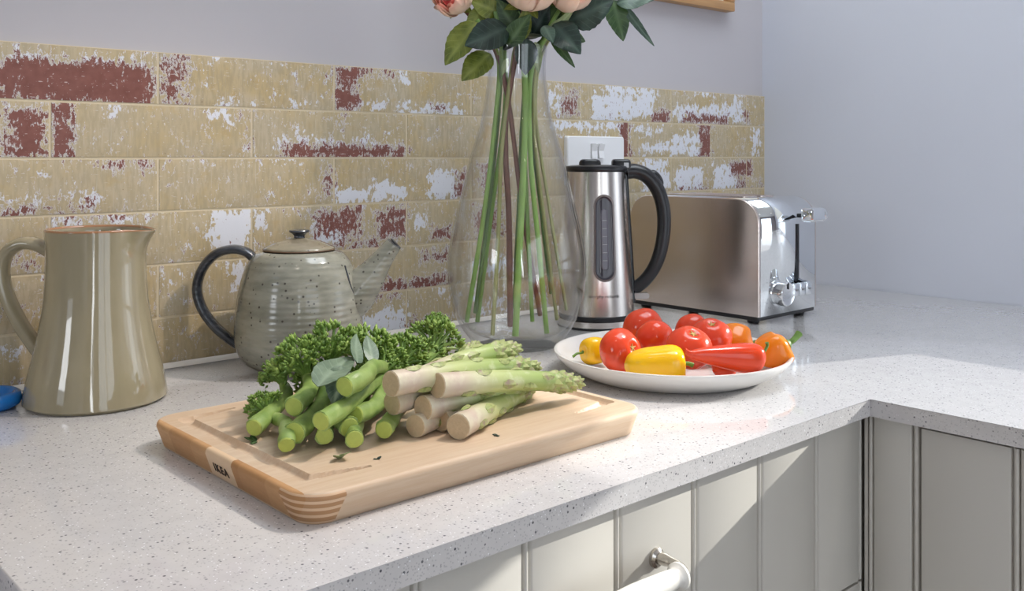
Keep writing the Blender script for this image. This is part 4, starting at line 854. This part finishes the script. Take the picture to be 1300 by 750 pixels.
def spear(label, a, b, r0, r1, bend=(0, 0, 0), seed=0, tipf=.26):
    rn = random.Random(seed); a, b = Vector(a), Vector(b); o = thing('asparagus_spear', label, 'asparagus', (a.x, a.y, T + a.z), 'asparagus spears on the board')
    mid = a.lerp(b, .5) + Vector(bend); path = [Vector(p) - a for p in spline([tuple(a), tuple(mid), tuple(b)], 40)]
    ns = 40; rad = []
    for i in range(ns):
        s = i / (ns - 1); r = r0 + (r1 - r0) * s ** 1.2
        if s > 1 - tipf: q = (s - 1 + tipf) / tipf; r = r * (1 + .12 * math.sin(math.pi * min(1, q * 1.4))) * max(.1, (1 - q ** 2.6)) ** .5
        rad.append(r)
    V, F = tube(path, rad, 16); mesh('stem', V, F, ASK, o, attrs={'along': [i / (ns - 1) for i in range(ns) for _ in range(16)]}, sharp=60)
    ax0 = (path[1] - path[0]).normalized(); V, F = tube([path[0] - ax0 * .0007, path[0] + ax0 * .0004], [r0 * .93, r0 * .99], 16); mesh('cut_end', V, F, CUT, o)
    parts = []
    for k in range(13):
        s = .08 + .64 * k / 12; i = int(s * (ns - 1)); tg = (path[i + 1] - path[i]).normalized(); e1 = tg.orthogonal().normalized(); ang = k * 2.4 + rn.random(); out = e1 * math.cos(ang) + tg.cross(e1) * math.sin(ang)
        parts.append(scale_leaf(path[i] + out * rad[i] * .97, out, tg, rad[i] * 1.7, rad[i] * .48))
    V, F = merge(parts); m = mesh('bracts', V, F, SCALE.m, o); m['kind'] = 'stuff'
    parts = []; nsc = 46
    for k in range(nsc):
        s = 1 - tipf * (1 - (k / nsc) ** .9) ; s = min(.985, s); i = min(ns - 2, int(s * (ns - 1))); tg = (path[i + 1] - path[i]).normalized(); e1 = tg.orthogonal().normalized(); ang = k * 2.399; out = e1 * math.cos(ang) + tg.cross(e1) * math.sin(ang)
        sz = r1 * (1 - .45 * k / nsc); parts.append(scale_leaf(path[i] + out * max(rad[i] * .9, .0008), (out + tg * .15).normalized(), (tg + out * .12).normalized(), sz * 1.45, sz * .52))
    V, F = merge(parts); m = mesh('tip', V, F, SCALE.m, o); m['kind'] = 'stuff'
    return o
Z0 = BH
spear('thick asparagus spear lying full length on top of the pile', (.1570, -.5200, .0670), (.3370, -.5160, .0400), .0108, .0085, (0, .002, .003), 1)
spear('asparagus spear with purple-tinged end sticking out furthest toward the broccoli', (.1140, -.5130, .0740), (.3060, -.4880, .0560), .0108, .0080, (0, 0, .004), 2)
spear('asparagus spear highest at the back of the pile', (.1700, -.4860, .0680), (.2890, -.4760, .0740), .0090, .0088, (0, 0, .004), 3, .34)
spear('asparagus spear whose tip pokes up alone behind the others', (.1900, -.4660, .0520), (.2780, -.4280, .0720), .0085, .0070, (0, 0, -.002), 4, .3)
spear('asparagus spear with oval cut end below the purple-tinged one', (.1270, -.4960, .0520), (.2920, -.4640, .0560), .0098, .0078, (0, 0, 0), 5)
spear('purple-white asparagus spear in the middle of the cut ends', (.1470, -.5130, .0480), (.3080, -.4890, .0430), .0108, .0078, (0, 0, 0), 6)
spear('lowest asparagus spear closest to the broccoli', (.1390, -.5130, Z0 + .0100), (.2960, -.4620, Z0 + .0080), .0098, .0075, (0, 0, 0), 7)
spear('slim asparagus spear resting between two thicker cut ends', (.1650, -.5140, Z0 + .0105), (.3050, -.4720, Z0 + .0080), .0100, .0075, (0, 0, 0), 8)
spear('asparagus spear lying slantwise on the board in front of the pile', (.1620, -.5420, Z0 + .0112), (.3150, -.4700, Z0 + .0080), .0110, .0078, (0, 0, 0), 9)

# ------------------------------------------------------------------ tenderstem broccoli
t = NT('broccoli_stalk'); f = t.noise(t.coords(), 50, 4, .6); t.set(**{'Base Color': t.ramp(f, [(.25, lin((104, 134, 62))), (.5, lin((140, 164, 88))), (.75, lin((170, 186, 118)))]), 'Roughness': .38}); t.bump(t.noise(t.coords(), 160, 3), .15, .0006); BST = t.m
BCUT = simple('broccoli_cut', (176, 190, 92), .5, var=.12, scale=200, bump=.2)
BUD = NT('broccoli_bud'); tb2 = BUD; fb = tb2.noise(tb2.coords(), 130, 3); tb2.set(**{'Base Color': tb2.ramp(fb, [(.3, lin((74, 104, 40))), (.5, lin((120, 150, 62))), (.7, lin((160, 182, 92)))]), 'Roughness': .55})
BTW = simple('broccoli_twig', (128, 160, 80), .5, var=.2, scale=80)
OCT_V = [(1, 0, 0), (.31, .95, 0), (-.81, .59, 0), (-.81, -.59, 0), (.31, -.95, 0), (0, 0, 2.1), (0, 0, -1.6)]; OCT_F = [(i, (i + 1) % 5, 5) for i in range(5)] + [((i + 1) % 5, i, 6) for i in range(5)]
def head(parent, base, axis, size, seed, spread=.8, nend=17, nbud=20):
    """a loose head: twigs fan out from the stalk and each ends in a tuft of small pointed buds"""
    rn = random.Random(seed); axis = axis.normalized(); e1 = axis.orthogonal().normalized(); e2 = axis.cross(e1)
    V = []; F = []; tw = []
    for k in range(nend):
        ang = k * 2.399 + rn.random() * .4; q = ((k + .5) / nend) ** .5; pol = q * spread * 1.25
        d = axis * math.cos(pol) + (e1 * math.cos(ang) + e2 * math.sin(ang)) * math.sin(pol); ln = size * rn.uniform(.85, 1.12) * (1 - .12 * q)
        end = base + d * ln; mid = base + axis * ln * .45 + (d - axis * d.dot(axis)) * ln * .35
        tw.append(tube(spline([tuple(base), tuple(mid), tuple(end)], 6), [.0024, .0022, .0019, .0017, .0015, .0012], 6))
        tip_r = size * .22
        for i in range(nbud):
            w = Vector((rn.gauss(0, 1), rn.gauss(0, 1), rn.gauss(0, 1))).normalized(); w = (w + d * .8).normalized(); p = end + w * tip_r * rn.uniform(.55, 1.0) - d * tip_r * .4
            sz = size * rn.uniform(.036, .060); M = (w * .7 + d * .6).to_track_quat('Z', 'Y').to_matrix(); k0 = len(V)
            V += [p + M @ (Vector(v) * sz) for v in OCT_V]; F += [tuple(x + k0 for x in g2) for g2 in OCT_F]
    m = mesh('floret_buds', V, F, BUD.m, parent, sharp=180); m['kind'] = 'stuff'
    V, F = merge(tw); m = mesh('floret_twigs', V, F, BTW, parent); m['kind'] = 'stuff'
def stalk(label, pts, r, hd=None, cut=True, leaves=()):
    a = Vector(pts[0]); o = thing('broccoli_stalk', label, 'broccoli', (a.x, a.y, T + a.z), 'tenderstem broccoli stalks on the board')
    path = [Vector(p) - a for p in spline([tuple(p) for p in pts], 24)]
    ph = pts[0][0] * 900; V, F = tube(path, [r * .92 * (1 - .30 * (i / 23)) * (1 + .05 * math.sin(i * 1.1 + ph)) for i in range(24)], 14, True, (1.05, .95), None, lambda w, s: 1 + .05 * math.cos(3 * w + ph) + .03 * math.cos(5 * w + 4 * s)); mesh('stalk', V, F, BST, o, sharp=60)
    ax0 = (path[1] - path[0]).normalized(); V, F = tube([path[0] - ax0 * .0006, path[0] + ax0 * .0004], [r * .80, r * .90], 14); mesh('cut_end', V, F, BCUT, o)
    if hd:
        size, seed, *ax = hd; axv = Vector(ax[0]) if ax else (path[-1] - path[-4]); head(o, path[-1], axv, size, seed)
    for (b, t_, w, k, kw) in leaves: leaf(o, (a.x, a.y, a.z), b, t_, w, k, **kw)
    return o
stalk('broccoli stalk sticking out furthest to the left with round bushy head', [(.0340, -.4290, .0350), (.0620, -.4080, .0400), (.0880, -.3850, .0440), (.0980, -.3640, .0480)], .0082, (.026, 11, (-.25, .35, .95)))
stalk('broccoli stalk angled over the left of the pile', [(.0560, -.4560, .0540), (.0800, -.4360, .0560), (.0980, -.4120, .0580), (.1060, -.3920, .0600)], .0088, (.037, 12, (-.45, .1, 1)))
stalk('broccoli stalk with blunt pale end in the lower left of the pile', [(.0440, -.4790, .0400), (.0700, -.4580, .0420), (.1020, -.4280, .0480), (.1260, -.3980, .0660)], .0094, (.038, 13, (.1, .0, 1)))
stalk('broccoli stalk lying centrally across the pile', [(.0520, -.5060, .0530), (.0860, -.4880, .0560), (.1200, -.4640, .0600), (.1640, -.4240, .0560)], .0086, (.026, 14, (.8, .9, .1)))
stalk('curved broccoli stalk with its end turned down onto the board', [(.0340, -.4840, .0330), (.0440, -.4660, .0400), (.0560, -.4400, .0380), (.0600, -.4100, .0360)], .0076, (.022, 15, (-.3, .6, .6)))
stalk('thick pale broccoli stalk on top beside the asparagus ends', [(.0800, -.4960, .0740), (.1060, -.4840, .0760), (.1380, -.4500, .0740), (.1760, -.4120, .0620)], .0092, (.028, 16, (.8, .8, .3)),
      leaves=[((.0600, -.4880, .0760), (.1270, -.4360, .0920), .027, 'sage', {'side': (-.55, -.6, .7), 'curl': .12, 'fold': .35}), ((.0960, -.4660, .0840), (.0800, -.4800, .0560), .022, 'sage', {'side': (-.5, -.85, .2), 'curl': .08}),
              ((.1180, -.4560, .0820), (.1380, -.4180, .0960), .016, 'sage', {'side': (.2, -.9, .4), 'curl': -.1}), ((.1420, -.4440, .0760), (.1560, -.4160, .0980), .014, 'sage', {'side': (-.2, -.9, .3), 'curl': .1})])
stalk('broccoli stalk tucked under the asparagus', [(.0950, -.4890, .0470), (.1240, -.4740, .0460), (.1560, -.4400, .0480), (.2050, -.3950, .0520)], .0084, (.034, 17, (.7, .5, .6)))
stalk('broccoli stalk with bright lime cut face pointing at the worktop edge', [(.0850, -.4955, .0400), (.0900, -.4760, .0420), (.1160, -.4420, .0460), (.1660, -.3900, .0560)], .0088, (.040, 18, (.1, .1, 1)))
stalk('short broccoli stalk standing below the lime cut face', [(.0800, -.5110, .0345), (.0920, -.4920, .0350), (.1160, -.4620, .0360), (.1500, -.4200, .0420)], .0080, (.028, 19, (.4, .6, .7)))
stalk('small broccoli stalk deep in the shadow of the pile', [(.0660, -.4880, .0350), (.0780, -.4700, .0350), (.1000, -.4360, .0360), (.1200, -.3900, .0420)], .0080, (.028, 20, (.0, .6, .8)))
stalk('broccoli stalk with lime cut face alone beside the asparagus ends', [(.1110, -.5070, .0352), (.1300, -.4900, .0360), (.1700, -.4540, .0400), (.2350, -.3880, .0440)], .0082, (.034, 21, (.8, .7, .35)))
stalk('broccoli stalk whose feathery head reaches furthest toward the vase', [(.1300, -.4600, .0420), (.1900, -.4200, .0440), (.2400, -.3850, .0480), (.2680, -.3660, .0540)], .0062, (.040, 22, (.75, .6, .45)))
stalk('thin broccoli sprout curling upward behind the asparagus tips', [(.2000, -.4150, .0500), (.2500, -.3920, .0520), (.2880, -.3620, .0600), (.2900, -.3500, .0740)], .0034, (.018, 23, (-.3, .1, 1)))
# trimmings
def crumb(label, p, s, seed, kind='mid'):
    o = thing('trimming', label, 'trimming', (p[0], p[1], T + p[2]), 'green trimmings on the board')
    rn = random.Random(seed)
    for k in range(3):
        a = rn.uniform(0, 6.28); leaf(o, (0, 0, 0), (0, 0, 0), (s * math.cos(a), s * math.sin(a), s * rn.uniform(.2, .8)), s * .55, kind, side=(0, 0, 1), name='leaflet')
crumb('tiny green leaf fragment lying in the groove near the stamped brand', (.0330, -.4330, BH), .0085, 3)
crumb('tiny v-shaped broccoli sprig lying in front of the stalks', (.0620, -.5170, BH), .0110, 5, 'pale')
crumb('dark green speck on the open front of the board', (.0830, -.5390, BH), .0032, 6, 'dark')
crumb('dark brownish speck in front of the slantwise asparagus', (.1950, -.5540, BH), .0042, 7, 'dark')

# ------------------------------------------------------------------ small blue dish at the very edge of the picture
V, F = lathe([(.010, .004), (.018, .0), (.026, .0), (.0315, .004), (.0335, .0095), (.0318, .0148), (.0282, .0172), (.0242, .0160), (.0215, .0120), (.018, .008), (.001, .007)], 48, True, True)
tag(mesh('blue_dish', V, F, simple('blue_glaze', (22, 112, 190), .08, var=.15), None, (-.0800, -.0620, T), sharp=80), 'small glossy bright blue dish beside the jug', 'dish')

# ------------------------------------------------------------------ recessed ceiling lights
LAMPM = NT('lamp_glow'); LAMPM.set(**{'Emission Color': (1, .88, .72, 1), 'Emission Strength': 12.0, 'Base Color': LAMPM.mix(LAMPM.noise(LAMPM.coords(), 20), (.9, .9, .9, 1), (1, 1, 1, 1))})
def downlight(label, x, y, watts, aim=(0, 0, -1), size=R(110)):
    o = thing('downlight', label, 'ceiling light', (x, y, ZC), 'recessed ceiling lights')
    V, F = lathe([(.032, -.001), (.043, -.002), (.044, -.0045), (.036, -.006), (.032, -.004)], 40, False, False); mesh('bezel', V, F, CHROME, o)
    V, F = lathe([(.001, -.0022), (.032, -.0022), (.032, -.0005), (.001, -.0005)], 40, True, True); mesh('lens', V, F, LAMPM.m, o)
    l = light('downlight_beam', 'SPOT', (x, y, ZC - .02), aim, watts, (1, .87, .76), spot_size=size, spot_blend=.5, shadow_soft_size=.025)
downlight('recessed ceiling light over the peninsula end of the worktop', 1.05, -.80, 72, (-1.1, .45, -1.5), R(38))
downlight('recessed ceiling light over the drawer cabinet', -.25, -.80, 3)
downlight('recessed ceiling light in the middle of the room', -.25, -2.2, 9)
downlight('recessed ceiling light near the side window', 1.05, -2.2, 9)
